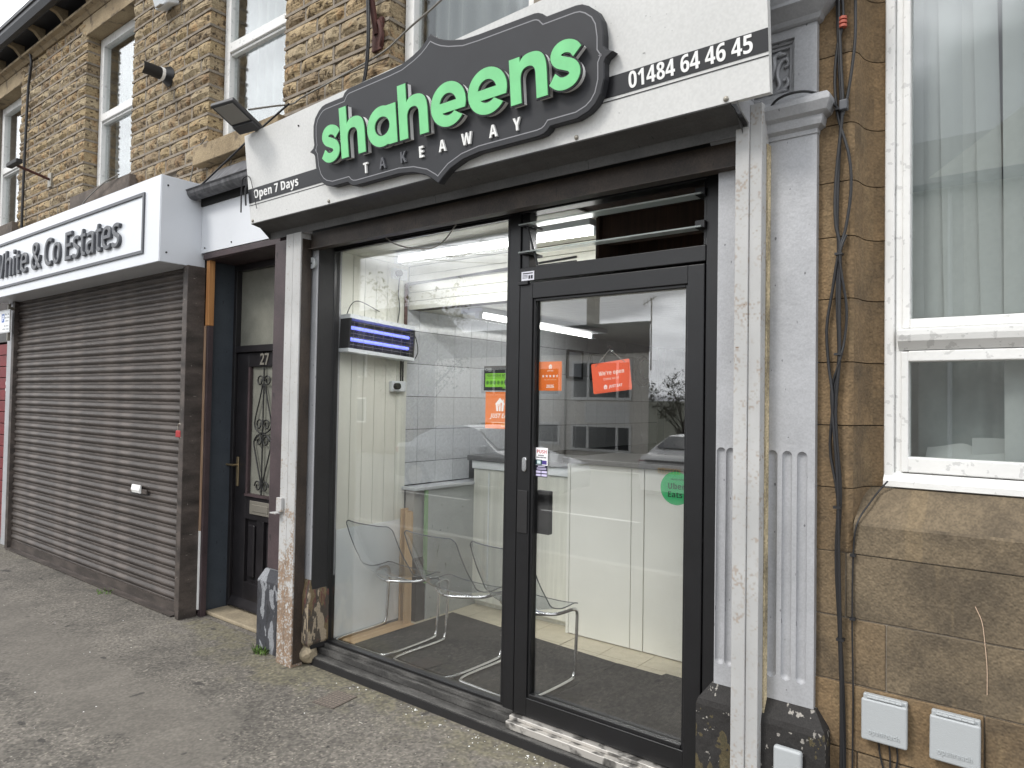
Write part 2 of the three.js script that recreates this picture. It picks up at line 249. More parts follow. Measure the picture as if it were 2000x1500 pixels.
M.mat = mat({ map: ctex(512, 512, 0.6, (u, v) => { const b = 20 + 22 * vnoise(u * 200, v * 200, 200, 200, 3) + 12 * (fbm(u, v, 8, 4, 731) - 0.5); return vnoise(u * 160, v * 160, 160, 160, 12) > 0.985 ? [120, 118, 110] : [b, b, b * 0.98]; }), roughness: 0.97 });
M.worktop = mat({ map: ctex(256, 256, 0.6, (u, v) => { const b = 88 + 20 * (fbm(u, v, 30, 3, 741) - 0.5); return [b, b, b]; }), roughness: 0.3 });
M.acrylic = new THREE.MeshPhysicalMaterial({ color: lin(0.76, 0.79, 0.82), roughness: 0.04, transmission: 1, thickness: 0, ior: 1.75 });
M.chrome = mat({ color: lin(0.72, 0.72, 0.72), metalness: 1, roughness: 0.16 });
M.glass = new THREE.MeshPhysicalMaterial({ color: lin(0.985, 0.988, 0.985), roughness: 0.012, transmission: 1, thickness: 0, ior: 2.1 });
M.glassDim = new THREE.MeshPhysicalMaterial({ color: lin(0.93, 0.95, 0.945), roughness: 0.012, transmission: 1, thickness: 0, ior: 2.0 });
M.frosted = mat({ map: ctex(256, 256, 0.6, (u, v) => { const b = 118 + 26 * (fbm(u, v, 7, 5, 751) - 0.5) + 10 * vnoise(u * 120, v * 120, 120, 120, 4); return [b, b, b * 0.93]; }), roughness: 0.35 });
M.louvre = new THREE.MeshPhysicalMaterial({ color: lin(0.74, 0.80, 0.78), roughness: 0.32, transmission: 0.55, thickness: 0, ior: 1.5 });
M.net = new THREE.MeshPhysicalMaterial({ color: lin(0.34, 0.355, 0.37), roughness: 1, transmission: 0.3, thickness: 0 });
M.blind = mat({ color: lin(0.37, 0.385, 0.38), roughness: 0.85 });
M.plastic = mat({ color: lin(0.66, 0.69, 0.71), roughness: 0.45 }); M.plasticLight = mat({ color: lin(0.40, 0.42, 0.43), roughness: 0.5, bumpMap: paintBump, bumpScale: 0.0006 });
M.cable = mat({ color: lin(0.018, 0.018, 0.02), roughness: 0.5 }); M.cableGrey = mat({ color: lin(0.2, 0.19, 0.17), roughness: 0.6 });
M.brass = mat({ color: lin(0.42, 0.33, 0.20), metalness: 0.8, roughness: 0.4 }); M.steelOld = mat({ color: lin(0.3, 0.28, 0.24), metalness: 0.6, roughness: 0.5 });
M.rustIron = paint([74, 42, 36], 0.6, 761, 0.8, {});
M.red = mat({ color: 0xa12a2c, roughness: 0.45 }); M.terracotta = mat({ color: 0xb05a48, roughness: 0.6 });
M.slate = mat({ color: lin(0.05, 0.052, 0.058), roughness: 0.75 });
M.gutterBlack = paint([44, 45, 49], 0.35, 771, 0.5, {});
M.grass = mat({ color: lin(0.09, 0.16, 0.03), roughness: 0.8 });

// ---------------------------------------------------------------- ground
struct('pavement', bx(-34, 10, -0.3, 0, -0.06, 3.35), M.pave);
{ const ks = struct('kerb', bx(-34, 10, -0.3, 0.002, 3.352, 3.48, 0.012), M.kerb); ks.name = 'kerb'; }
function strip(name, m, pts, x0, x1) { const P = []; for (let i = 0; i + 1 < pts.length; i++) { const [z0, y0] = pts[i], [z1, y1] = pts[i + 1]; P.push(x0, y0, z0, x0, y1, z1, x1, y1, z1, x0, y0, z0, x1, y1, z1, x1, y0, z0); } const g = new THREE.BufferGeometry(); g.setAttribute('position', new THREE.Float32BufferAttribute(P, 3)); g.computeVertexNormals(); return struct(name, uvm(g), m); }
const groundY = z => z < 3.5 ? -0.11 : z < 15 ? -0.11 - (z - 3.5) * 0.045 : z < 30 ? -0.6275 - (z - 15) * 0.09 : -1.9775;
strip('road', M.road, [[3.48, -0.11], [9, groundY(9)], [15, groundY(15)], [22, groundY(22)]], -120, 60);
strip('ground', M.land, [[-400, -0.32], [22, groundY(22) - 0.03], [30, groundY(30)], [60, -1.9], [500, 4]], -500, 500);

// white centre dashes on the road, mirrored faintly in the glass
for (let i = 0; i < 7; i++) { const x = -18 + i * 3.6, z = 7.2; strip('road_marking', M.white, [[z, groundY(z) + 0.005], [z + 0.12, groundY(z + 0.12) + 0.005]], x, x + 1.9); }

// ---------------------------------------------------------------- the stone terrace (upper floor)
const ZW = -0.12;                                              // face of the upper wall
const terrace = thing('stone_terrace', 'rock-faced sandstone upper storey with tall white sash windows above the shops', 'building', [-7.5, 3.0, -0.3]);
const PIERS = [[-12.0, -10.5], [-9.44, -7.63], [-6.60, -5.27], [-4.26, -3.19], [-2.15, -0.75]];
// wall body behind the facing
part(terrace, 'wall', [...PIERS.map(([a, b]) => bx(a + 0.02, b - 0.02, 3.0, 5.4, -0.7, -0.142)), bx(-12, -0.75, 3.0, 3.42, -0.702, -0.144), bx(-12, -0.75, 5.17, 5.42, -0.704, -0.146), bx(-12, -0.75, 3.0, 5.5, -1.2, -0.706)], M.mortar);
// rock-faced stones: a handful of shapes, shared
function stoneGeo(seed) {
  const r = mulberry(seed), nx = 5, ny = 3, P = [], H = [];
  for (let j = 0; j <= ny; j++) for (let i = 0; i <= nx; i++) {
    const e = i === 0 || j === 0 || i === nx || j === ny, c = (i === 0 || i === nx) && (j === 0 || j === ny);
    H.push([i / nx - 0.5 + (e ? 0 : (r() - 0.5) * 0.10), j / ny - 0.5 + (e ? 0 : (r() - 0.5) * 0.16), c ? -0.004 : e ? r() * 0.006 : 0.010 + r() * 0.020]);
  }
  const at = (i, j) => H[j * (nx + 1) + i], tri = (a, b, c) => P.push(...a, ...b, ...c), back = p => [p[0], p[1], -0.13];
  for (let j = 0; j < ny; j++) for (let i = 0; i < nx; i++) { const a = at(i, j), b = at(i + 1, j), c = at(i + 1, j + 1), d = at(i, j + 1); if (r() < 0.5) { tri(a, b, c); tri(a, c, d); } else { tri(a, b, d); tri(b, c, d); } }
  const side = (p, q) => { tri(p, back(p), back(q)); tri(p, back(q), q); };
  for (let i = 0; i < nx; i++) { side(at(i, 0), at(i + 1, 0)); side(at(i + 1, ny), at(i, ny)); }
  for (let j = 0; j < ny; j++) { side(at(nx, j), at(nx, j + 1)); side(at(0, j + 1), at(0, j)); }
  const g = new THREE.BufferGeometry(); g.setAttribute('position', new THREE.Float32BufferAttribute(P, 3)); g.computeVertexNormals();
  const q = g.clone().scale(0.26, 0.10, 1); uvm(q, seed * 0.173); g.setAttribute('uv', q.attributes.uv); return g;
}
const STONES = []; for (let i = 0; i < 14; i++) STONES.push(stoneGeo(900 + i * 7));
const mortarBits = []; let stoneCount = 0; const extraStones = [];
function stoneRun(x0, x1, y, h, endL, endR) {                  // one course of stones
  const gap = 0.021; let x = x0; const J = [];
  while (x < x1 - 0.05) { let w = rr(0.15, 0.36); if (x1 - (x + w) < 0.13) w = x1 - x; J.push([x, x + w]); x += w; }
  J.forEach(([a, b], i) => {
    const l = a + (i ? gap / 2 : endL ? rr(-0.006, 0.006) : 0), r = b - (i < J.length - 1 ? gap / 2 : endR ? rr(-0.006, 0.008) : 0);
    const g = STONES[Math.floor(rnd() * STONES.length)], m = rock[Math.floor(rnd() * rock.length)], dz = rr(-0.004, 0.005);
    const o = inst(terrace, stoneCount ? 'stone_' + String(stoneCount).padStart(3, '0') : 'stone', g, m, [(l + r) / 2, y + h / 2, ZW + dz], [r - l, h - gap, 1]); stoneCount++;
    if (i) mortarBits.push(bx(a - gap * 0.42, a + gap * 0.42, y, y + h, -0.14, ZW + 0.003));
  });
  mortarBits.push(bx(x0 - 0.002, x1 + 0.004, y - gap * 0.50, y + gap * 0.42, -0.24, ZW + 0.010));
}
function stonePier(x0, x1, y0, y1, hMean) { let y = y0; while (y < y1 - 0.03) { let h = hMean * rr(0.92, 1.08); if (y1 - y - h < 0.06) h = y1 - y; stoneRun(x0, x1, y, h, true, true); y += h; } }
stonePier(-9.44, -7.63, 3.46, 5.33, 0.110);
stonePier(-6.60, -5.27, 3.46, 5.33, 0.118);
stonePier(-4.26, -3.19, 3.30, 4.62, 0.118);
stoneRun(-5.75, -4.15, 3.16, 0.11, 0, 0); stoneRun(-5.75, -4.15, 3.27, 0.11, 0, 0); stoneRun(-5.75, -5.27, 3.38, 0.08, 0, 0);
part(terrace, 'mortar', mortarBits, M.mortar);
for (const [a, b] of [[-10.6, -9.34], [-7.73, -6.50], [-5.37, -4.16], [-3.29, -2.05]]) {
  part(terrace, 'lintel', bx(a, b, 5.155, 5.325, -0.26, ZW + 0.016, 0.006), M.dressed);
}
part(terrace, 'window_sill', bx(-10.56, -9.38, 3.40, 3.545, -0.26, -0.045, 0.008), M.sillDark);
part(terrace, 'window_sill', bx(-7.75, -6.45, 3.40, 3.545, -0.26, -0.045, 0.008), M.sillDark);
part(terrace, 'window_sill', bx(-5.34, -4.20, 3.385, 3.53, -0.26, -0.035, 0.008), M.dressed);
part(terrace, 'window_sill', bx(-3.26, -2.10, 3.385, 3.53, -0.26, -0.055, 0.008), M.dressed);
// eaves: moulded string, corbels, box gutter and slates
part(terrace, 'eaves_course', prismX(-12, -0.75, [[-0.3, 5.33], [ZW + 0.02, 5.33], [ZW + 0.05, 5.36], [ZW + 0.085, 5.375], [ZW + 0.085, 5.40], [-0.3, 5.42]]), M.dressed);
const corb = poly([[0, 0], [0.03, 0], [0.05, 0.05], [0.10, 0.10], [0.19, 0.125], [0.19, 0.155], [0, 0.155]]);
for (let i = 0; i < 13; i++) { const g = new THREE.ExtrudeGeometry(corb, { depth: 0.055, bevelEnabled: false }); g.rotateY(-Math.PI / 2); g.translate(-11.2 + i * 0.62, 5.402, ZW + 0.02); part(terrace, 'corbel', uvm(g), M.dressed); }
part(terrace, 'soffit', bx(-12, -0.75, 5.56, 5.60, -0.7, 0.04), M.gutterBlack);
part(terrace, 'gutter', prismX(-12, -0.75, [[0.02, 5.56], [0.07, 5.50], [0.12, 5.50], [0.15, 5.56], [0.15, 5.60], [0.165, 5.605], [0.165, 5.63], [0.02, 5.63]]), M.gutterBlack);
part(terrace, 'roof', prismX(-12, -0.75, [[-1.2, 6.25], [-1.2, 6.0], [0.0, 5.605], [0.15, 5.632], [0.15, 5.665]]), M.slate);
// sash windows
function sash(x0, x1, y0, y1, ym, zf) {
  const w = part(terrace, 'window', [bx(x0, x0 + 0.075, y0, y1, zf - 0.07, zf, 0.006), bx(x1 - 0.075, x1, y0, y1, zf - 0.07, zf, 0.006), bx(x0 + 0.074, x1 - 0.074, y1 - 0.085, y1, zf - 0.069, zf - 0.001, 0.006), bx(x0 + 0.074, x1 - 0.074, y0, y0 + 0.09, zf - 0.069, zf - 0.001, 0.006)], M.upvc);
  part(w, 'meeting_rail', [bx(x0 + 0.075, x1 - 0.075, ym - 0.04, ym + 0.035, zf - 0.055, zf + 0.006, 0.006), bx(x0 + 0.076, x1 - 0.076, ym - 0.062, ym - 0.041, zf - 0.05, zf - 0.012, 0.004)], M.upvc);
  part(w, 'pane', bx(x0 + 0.07, x1 - 0.07, ym + 0.03, y1 - 0.08, zf - 0.038, zf - 0.034), M.glassDim);
  part(w, 'pane', bx(x0 + 0.07, x1 - 0.07, y0 + 0.085, ym - 0.04, zf - 0.046, zf - 0.042), M.glassDim);
  // net curtain in soft folds
  const g = new THREE.PlaneGeometry(x1 - x0 - 0.1, y1 - y0 - 0.1, 60, 1), p = g.attributes.position; for (let i = 0; i < p.count; i++) p.setZ(i, 0.016 * Math.sin(p.getX(i) * 46 + 1.3 * Math.sin(p.getX(i) * 11 + x0))); g.computeVertexNormals(); g.translate((x0 + x1) / 2, (y0 + y1) / 2, zf - 0.14);
  part(w, 'net_curtain', g, M.net);
}
sash(-10.5, -9.45, 3.546, 5.154, 4.35, -0.235);
sash(-7.62, -6.61, 3.546, 5.154, 4.35, -0.235);
sash(-5.26, -4.27, 3.531, 5.154, 4.35, -0.235);
sash(-3.18, -2.16, 3.531, 5.154, 4.35, -0.235);

// ground-floor masonry between and behind the shopfronts
part(terrace, 'shop_wall', [bx(-12, -8.95, 0.002, 3.0, -0.6, -0.05), bx(-8.95, -5.05, 2.55, 3.0, -0.6, -0.01), bx(-8.95, -5.05, 0.002, 2.55, -0.6, -0.02), bx(-5.05, -3.62, 2.62, 3.0, -0.62, -0.012), bx(-3.62, -0.74, 2.60, 3.0, -0.61, -0.014)], M.brownDark);

// ---------------------------------------------------------------- estate agent: fascia, closed shutter
const font = await new FontLoader().loadAsync('fonts/droid/droid_sans_bold.typeface.json');
const fontR = await new FontLoader().loadAsync('fonts/droid/droid_sans_regular.typeface.json');
function text(s, size, depth, sx = 1, f = font, bevel = 0) { const g = new TextGeometry(s, { font: f, size, depth, curveSegments: 6, bevelEnabled: bevel > 0, bevelSize: bevel, bevelThickness: bevel, bevelSegments: 1 }); g.scale(sx, 1, 1); g.computeBoundingBox(); return g; }
{
  const f = thing('fascia_sign', 'white boxed estate agent fascia with grey raised letters over the closed shutter', 'sign', [-7, 2.55, 0.03]);
  part(f, 'fascia_box', [bx(-8.86, -5.04, 2.55, 3.17, 0.0, 0.335)], M.whiteAlu);
  part(f, 'face_panel', bx(-8.85, -5.043, 2.553, 3.167, 0.335, 0.339), M.whiteAlu);
  part(f, 'return_panel', bx(-5.04, -5.036, 2.553, 3.167, 0.028, 0.334), M.whiteAlu);
  const zf = 0.339, b = 0.022, X0 = -8.8, X1 = -5.27, Y0 = 2.632, Y1 = 3.078;
  part(f, 'border', [bx(X0, X1, Y1 - b, Y1, zf, zf + 0.012), bx(X0, X1, Y0, Y0 + b, zf, zf + 0.012), bx(X0, X0 + b, Y0 + b, Y1 - b, zf, zf + 0.012), bx(X1 - b, X1, Y0 + b, Y1 - b, zf, zf + 0.012)], M.letterGrey);
  for (const [x, y] of [[-5.038, 3.10], [-5.038, 2.62]]) for (const z of [0.29]) part(f, 'screw', rod([x, y, z], [x + 0.006, y, z], 0.007, 8), M.dark);
  // raised letters, condensed: word by word so that they land where they stand
  for (const [w, xa, xb] of [['White', -8.50, -7.55], ['&', -7.47, -7.23], ['Co', -7.155, -6.775], ['Estates', -6.705, -5.625]]) {
    const adv = []; let x = 0; for (const ch of w) { const g = text(ch, 0.235, 0.014, 1, fontR, 0.0042); adv.push([g, x]); x += fontR.data.glyphs[ch].ha * 0.235 / fontR.data.resolution; }
    const k = (xb - xa) / x;
    for (const [g, o] of adv) { g.scale(k, 1, 1); g.translate(xa + o * k, 2.732, zf + 0.0045); part(f, 'letter', g, M.letterGrey); }
  }
}
{
  const s = thing('roller_shutter', 'closed brown steel roller shutter under the estate agent fascia', 'shutter', [-6.85, 0, 0.1]);
  const pitch = 0.0765, x0 = -8.57, x1 = -5.09, pr = []; const n = 7; // one slat: bulging curl and a narrow flat
  for (let i = 0; i <= n; i++) { const a = Math.PI * i / n; pr.push([0.094 + 0.017 * Math.sin(a), 0.014 + 0.054 * (i / n)]); }
  const slat = prismX(x0, x1, [[0.090, 0.0], [0.097, 0.0], [0.097, 0.010], ...pr, [0.097, 0.0725], [0.097, 0.0762], [0.090, 0.0762]]); slat.translate(6.85, 0, -0.1);
  for (let i = 0; i < 33; i++) inst(s, i ? 'slat_' + String(i).padStart(3, '0') : 'slat', slat, M.brownMetal, [-6.85 + rr(-0.001, 0.001), 0.085 + i * pitch, 0.1]);
  part(s, 'bottom_rail', [prismX(x0, x1, [[0.085, 0.006], [0.16, 0.006], [0.16, 0.012], [0.104, 0.016], [0.104, 0.084], [0.085, 0.084]])], M.brownMetal);
  part(s, 'guide_rail', [bx(-5.10, -5.035, 0, 2.548, 0.03, 0.13, 0.004), bx(-5.034, -4.985, 0, 2.548, 0.02, 0.155, 0.004)], M.brownMetal);
  part(s, 'guide_rail', [bx(-8.64, -8.57, 0, 2.548, 0.03, 0.14, 0.004)], M.brownMetal);
  part(s, 'shutter_box', bx(-8.64, -5.03, 2.45, 2.549, 0.0, 0.085), M.brownDark);
  part(s, 'lifting_handle', [bx(-5.90, -5.58, 0.835, 0.87, 0.112, 0.128, 0.003)], M.brownMetal);
  const note = thing('paper_scrap', 'folded white paper scrap caught in the shutter handle', 'paper', [-5.74, 0.87, 0.13]); part(note, 'sheet', prismX(-5.80, -5.66, [[0.129, 0.836], [0.139, 0.838], [0.147, 0.86], [0.14, 0.898], [0.131, 0.90]]), M.white);
  const p = thing('padlock', 'small red padlock hanging on the shutter guide', 'padlock', [-5.06, 1.30, 0.15]);
  part(p, 'lock_body', bx(-5.095, -5.025, 1.30, 1.35, 0.133, 0.158, 0.006), M.red);
  part(p, 'shackle', tube([[-5.08, 1.35, 0.145], [-5.08, 1.385, 0.145], [-5.06, 1.40, 0.145], [-5.04, 1.385, 0.145], [-5.04, 1.35, 0.145]], 0.005, 16), M.steelOld);
}
{ // pier to the left of the shutter, parking plate, the next shop's red panel
  const p = thing('shop_pier', 'pale grey painted pier left of the closed shutter', 'pier', [-8.8, 0, 0.1]); part(p, 'pier', bx(-8.90, -8.70, 0, 2.55, 0.0, 0.10, 0.004), M.silver);
  const k = thing('parking_sign', 'white parking restriction plate with blue P at the left edge', 'sign', [-8.63, 2.2, 0.2]);
  part(k, 'plate', bx(-8.83, -8.50, 2.222, 2.458, 0.196, 0.2), M.white);
  part(k, 'print', (() => { const g = new THREE.PlaneGeometry(0.325, 0.23); g.translate(-8.665, 2.34, 0.2025); return g; })(), mat({ map: canvasTex(384, 288, (c, w, h) => { c.fillStyle = '#eceff2'; c.fillRect(0, 0, w, h); c.strokeStyle = '#333'; c.lineWidth = 4; c.strokeRect(6, 6, w - 12, h - 12); c.fillStyle = '#2b5aa8'; c.fillRect(104, 44, 96, 110); c.fillStyle = '#fff'; c.font = 'bold 100px sans-serif'; c.textAlign = 'center'; c.fillText('P', 152, 136); c.fillStyle = '#222'; c.font = 'bold 34px sans-serif'; c.fillText('Mon - Sat', 290, 66); c.fillText('8am - 6pm', 290, 108); c.fillText('2 hours', 290, 150); c.fillText('No return', 270, 214); c.fillText('within 1 hour', 250, 256); }), roughness: 0.4 }));
  part(k, 'bracket', [bx(-8.60, -8.575, 2.14, 2.52, 0.17, 0.195), bx(-8.60, -8.575, 2.46, 2.49, 0.10, 0.17)], M.steelOld);
  const r = thing('red_shopfront', 'red painted boarded shopfront at the far left edge', 'shopfront', [-10, 0, 0]);
  for (let i = 0; i < 17; i++) part(r, 'board', bx(-11.6, -8.93, 0.02 + i * 0.125, 0.02 + i * 0.125 + 0.118, -0.05, 0.03, 0.006), M.redBoard || (M.redBoard = paint([112, 34, 38], 0.3, 781, 0.6, {})));
  part(r, 'lettering', text('st', 0.16, 0.004).translate(-9.14, 1.62, 0.031), M.white);
  part(r, 'fascia', bx(-11.6, -8.93, 2.16, 2.52, -0.05, 0.04), M.soffit);
}
{ // side entrance, number 27
  const d = thing('entrance_door', 'black panelled number 27 door with scrolled iron grille and brass handle', 'door', [-4.55, 0.04, -0.24]);
  const z0 = -0.28, z1 = -0.235, L = -4.955, R = -4.15;
  part(d, 'door_frame', [bx(-5.0, L - 0.004, 0.03, 2.60, -0.30, -0.215, 0.004), bx(R + 0.004, -4.05, 0.03, 2.60, -0.30, -0.215, 0.004), bx(L, R, 1.935, 1.985, -0.30, -0.213, 0.004), bx(L, R, 2.552, 2.60, -0.30, -0.214, 0.004)], M.doorBlack);
  part(d, 'transom_pane', bx(L, R, 1.985, 2.552, -0.262, -0.256), M.frosted);
  const leaf = part(d, 'leaf', [bx(L, -4.80, 0.045, 1.93, z0, z1, 0.004), bx(-4.405, R, 0.045, 1.93, z0, z1, 0.004), bx(-4.802, -4.403, 1.825, 1.93, z0, z1 - 0.001, 0.004), bx(-4.802, -4.403, 0.70, 0.885, z0, z1 - 0.001, 0.004), bx(-4.802, -4.403, 0.045, 0.235, z0, z1 - 0.001, 0.004), bx(-4.65, -4.56, 0.236, 0.70, z0, z1 - 0.002, 0.004), bx(-4.802, -4.403, 0.235, 0.70, z0, z1 - 0.026)], M.doorBlack);
  part(leaf, 'pane', bx(-4.80, -4.405, 0.885, 1.825, -0.262, -0.257), M.frosted);
  part(leaf, 'glazing_bead', [bx(-4.80, -4.775, 0.886, 1.824, -0.256, -0.232), bx(-4.43, -4.405, 0.886, 1.824, -0.256, -0.232), bx(-4.80, -4.405, 0.87, 0.888, -0.258, -0.222)], M.purple);
  for (const [a, b] of [[-4.795, -4.655], [-4.555, -4.41]]) { part(leaf, 'panel', bx(a + 0.03, b - 0.03, 0.275, 0.66, z1 - 0.026, z1 - 0.004, 0.012), M.doorBlack); }
  part(leaf, 'letter_plate', [bx(-4.735, -4.46, 0.742, 0.84, z1, z1 + 0.006, 0.003), bx(-4.70, -4.495, 0.765, 0.815, z1 + 0.006, z1 + 0.011, 0.003)], M.steelOld);
  part(leaf, 'handle', [bx(-4.925, -4.895, 0.93, 1.15, z1, z1 + 0.008, 0.004), rod([-4.91, 1.09, z1], [-4.91, 1.09, z1 + 0.045], 0.008), rod([-4.91, 1.09, z1 + 0.04], [-5.0, 1.09, z1 + 0.045], 0.008)], M.brass);
  part(leaf, 'house_number', text('27', 0.085, 0.005, 0.9).translate(-4.65, 1.838, z1 + 0.001), M.steelOld);
  const gz = -0.238, cx = -4.603, grill = [rod([cx, 0.89, gz], [cx, 1.82, gz], 0.006, 6)];
  const spiral = (x, y, s, up) => { const p = []; for (let t = 0; t <= 1.001; t += 0.07) { const a = (up ? 1 : -1) * (-Math.PI * 0.5 + t * Math.PI * 2.3), r = 0.042 * (1 - 0.62 * t); p.push([x + s * (0.046 + r * Math.sin(a + Math.PI * 0.0) * 1) - s * 0.0, y + r * Math.cos(a) * (up ? 1 : 1), gz]); } return tube(p, 0.0055, 30, 5); };
  for (const s of [-1, 1]) { grill.push(tube([[cx + s * 0.012, 1.70, gz], [cx + s * 0.05, 1.58, gz], [cx + s * 0.10, 1.44, gz], [cx + s * 0.10, 1.38, gz], [cx + s * 0.05, 1.345, gz], [cx + s * 0.012, 1.34, gz]], 0.0055, 26, 5), tube([[cx + s * 0.012, 1.33, gz], [cx + s * 0.07, 1.32, gz], [cx + s * 0.11, 1.27, gz], [cx + s * 0.085, 1.18, gz], [cx + s * 0.03, 1.03, gz], [cx + s * 0.01, 0.97, gz]], 0.0055, 26, 5)); for (const [y, u] of [[1.72, true], [1.40, true], [1.28, false], [0.95, false]]) grill.push(spiral(cx, y, s, u)); }
  part(leaf, 'iron_grille', grill, M.blackIron || (M.blackIron = mat({ color: lin(0.02, 0.02, 0.02), roughness: 0.5 })));
  part(leaf, 'weather_bar', prismX(L, R, [[z1, 0.05], [z1 + 0.035, 0.05], [z1 + 0.03, 0.065], [z1, 0.11]]), M.doorBlack);
  part(d, 'reveal_panel', bx(-5.03, -4.995, 0.0, 2.62, -0.30, -0.03, 0.003), M.navy);
  part(d, 'head_board', [bx(-4.995, -4.03, 2.60, 2.655, -0.30, 0.02, 0.004), bx(-5.0, -4.03, 2.605, 2.65, 0.02, 0.035, 0.004)], M.purple);
  const st = thing('door_step', 'worn sandstone step below the number 27 door', 'step', [-4.5, 0, -0.1]); part(st, 'slab', bx(-4.99, -4.05, 0.0, 0.028, -0.30, -0.045, 0.010), M.step);
  const t1 = thing('timber_batten', 'bare orange timber batten beside the number 27 doorway', 'timber', [-4.96, 2.1, 0]); part(t1, 'batten', bx(-4.984, -4.94, 2.12, 2.60, -0.028, 0.016, 0.003), M.timber);
  const t2 = thing('door_trim', 'brown and white weathered trim strip beside the navy door reveal', 'trim', [-4.96, 0, 0]); part(t2, 'brown_board', bx(-4.984, -4.94, 0.0, 2.118, -0.028, 0.014, 0.003), M.purple); part(t2, 'bare_edge', bx(-4.984, -4.965, 0.62, 2.118, 0.0145, 0.022), M.bareWood); part(t2, 'white_edge', bx(-4.984, -4.965, 0.05, 0.619, 0.0145, 0.022), M.white);
  const fp = thing('door_fascia', 'plain white fascia panel over the number 27 doorway', 'fascia', [-4.5, 2.65, 0.03]); part(fp, 'panel', bx(-5.034, -4.02, 2.656, 3.0, 0.0, 0.034), M.whiteAlu);
  for (const x of [-4.98, -4.62]) part(fp, 'screw', cylz(x, 2.69, 0.034, 0.039, 0.006, 8), M.dark);
  const gt = thing('rain_gutter', 'weathered grey gutter and lead flashing above the white door fascia', 'gutter', [-4.5, 3.0, 0.1]);
  const arc = []; for (let i = 0; i <= 8; i++) { const a = Math.PI * (1 + i / 8); arc.push([0.10 + 0.055 * Math.cos(a), 3.09 + 0.055 * Math.sin(a)]); }
  part(gt, 'trough', prismX(-5.14, -4.0, [...arc, [0.165, 3.10], [0.15, 3.105], ...arc.slice().reverse().map(([z, y]) => [0.10 + (z - 0.10) * 0.86, 3.09 + (y - 3.09) * 0.86])]), M.lead);
  part(gt, 'fascia_board', bx(-5.034, -4.0, 3.001, 3.06, -0.01, 0.045), M.dark);
  part(gt, 'flashing', prismX(-5.12, -3.9, [[-0.14, 3.315], [-0.10, 3.325], [0.06, 3.12], [0.045, 3.11]]), M.lead);
}

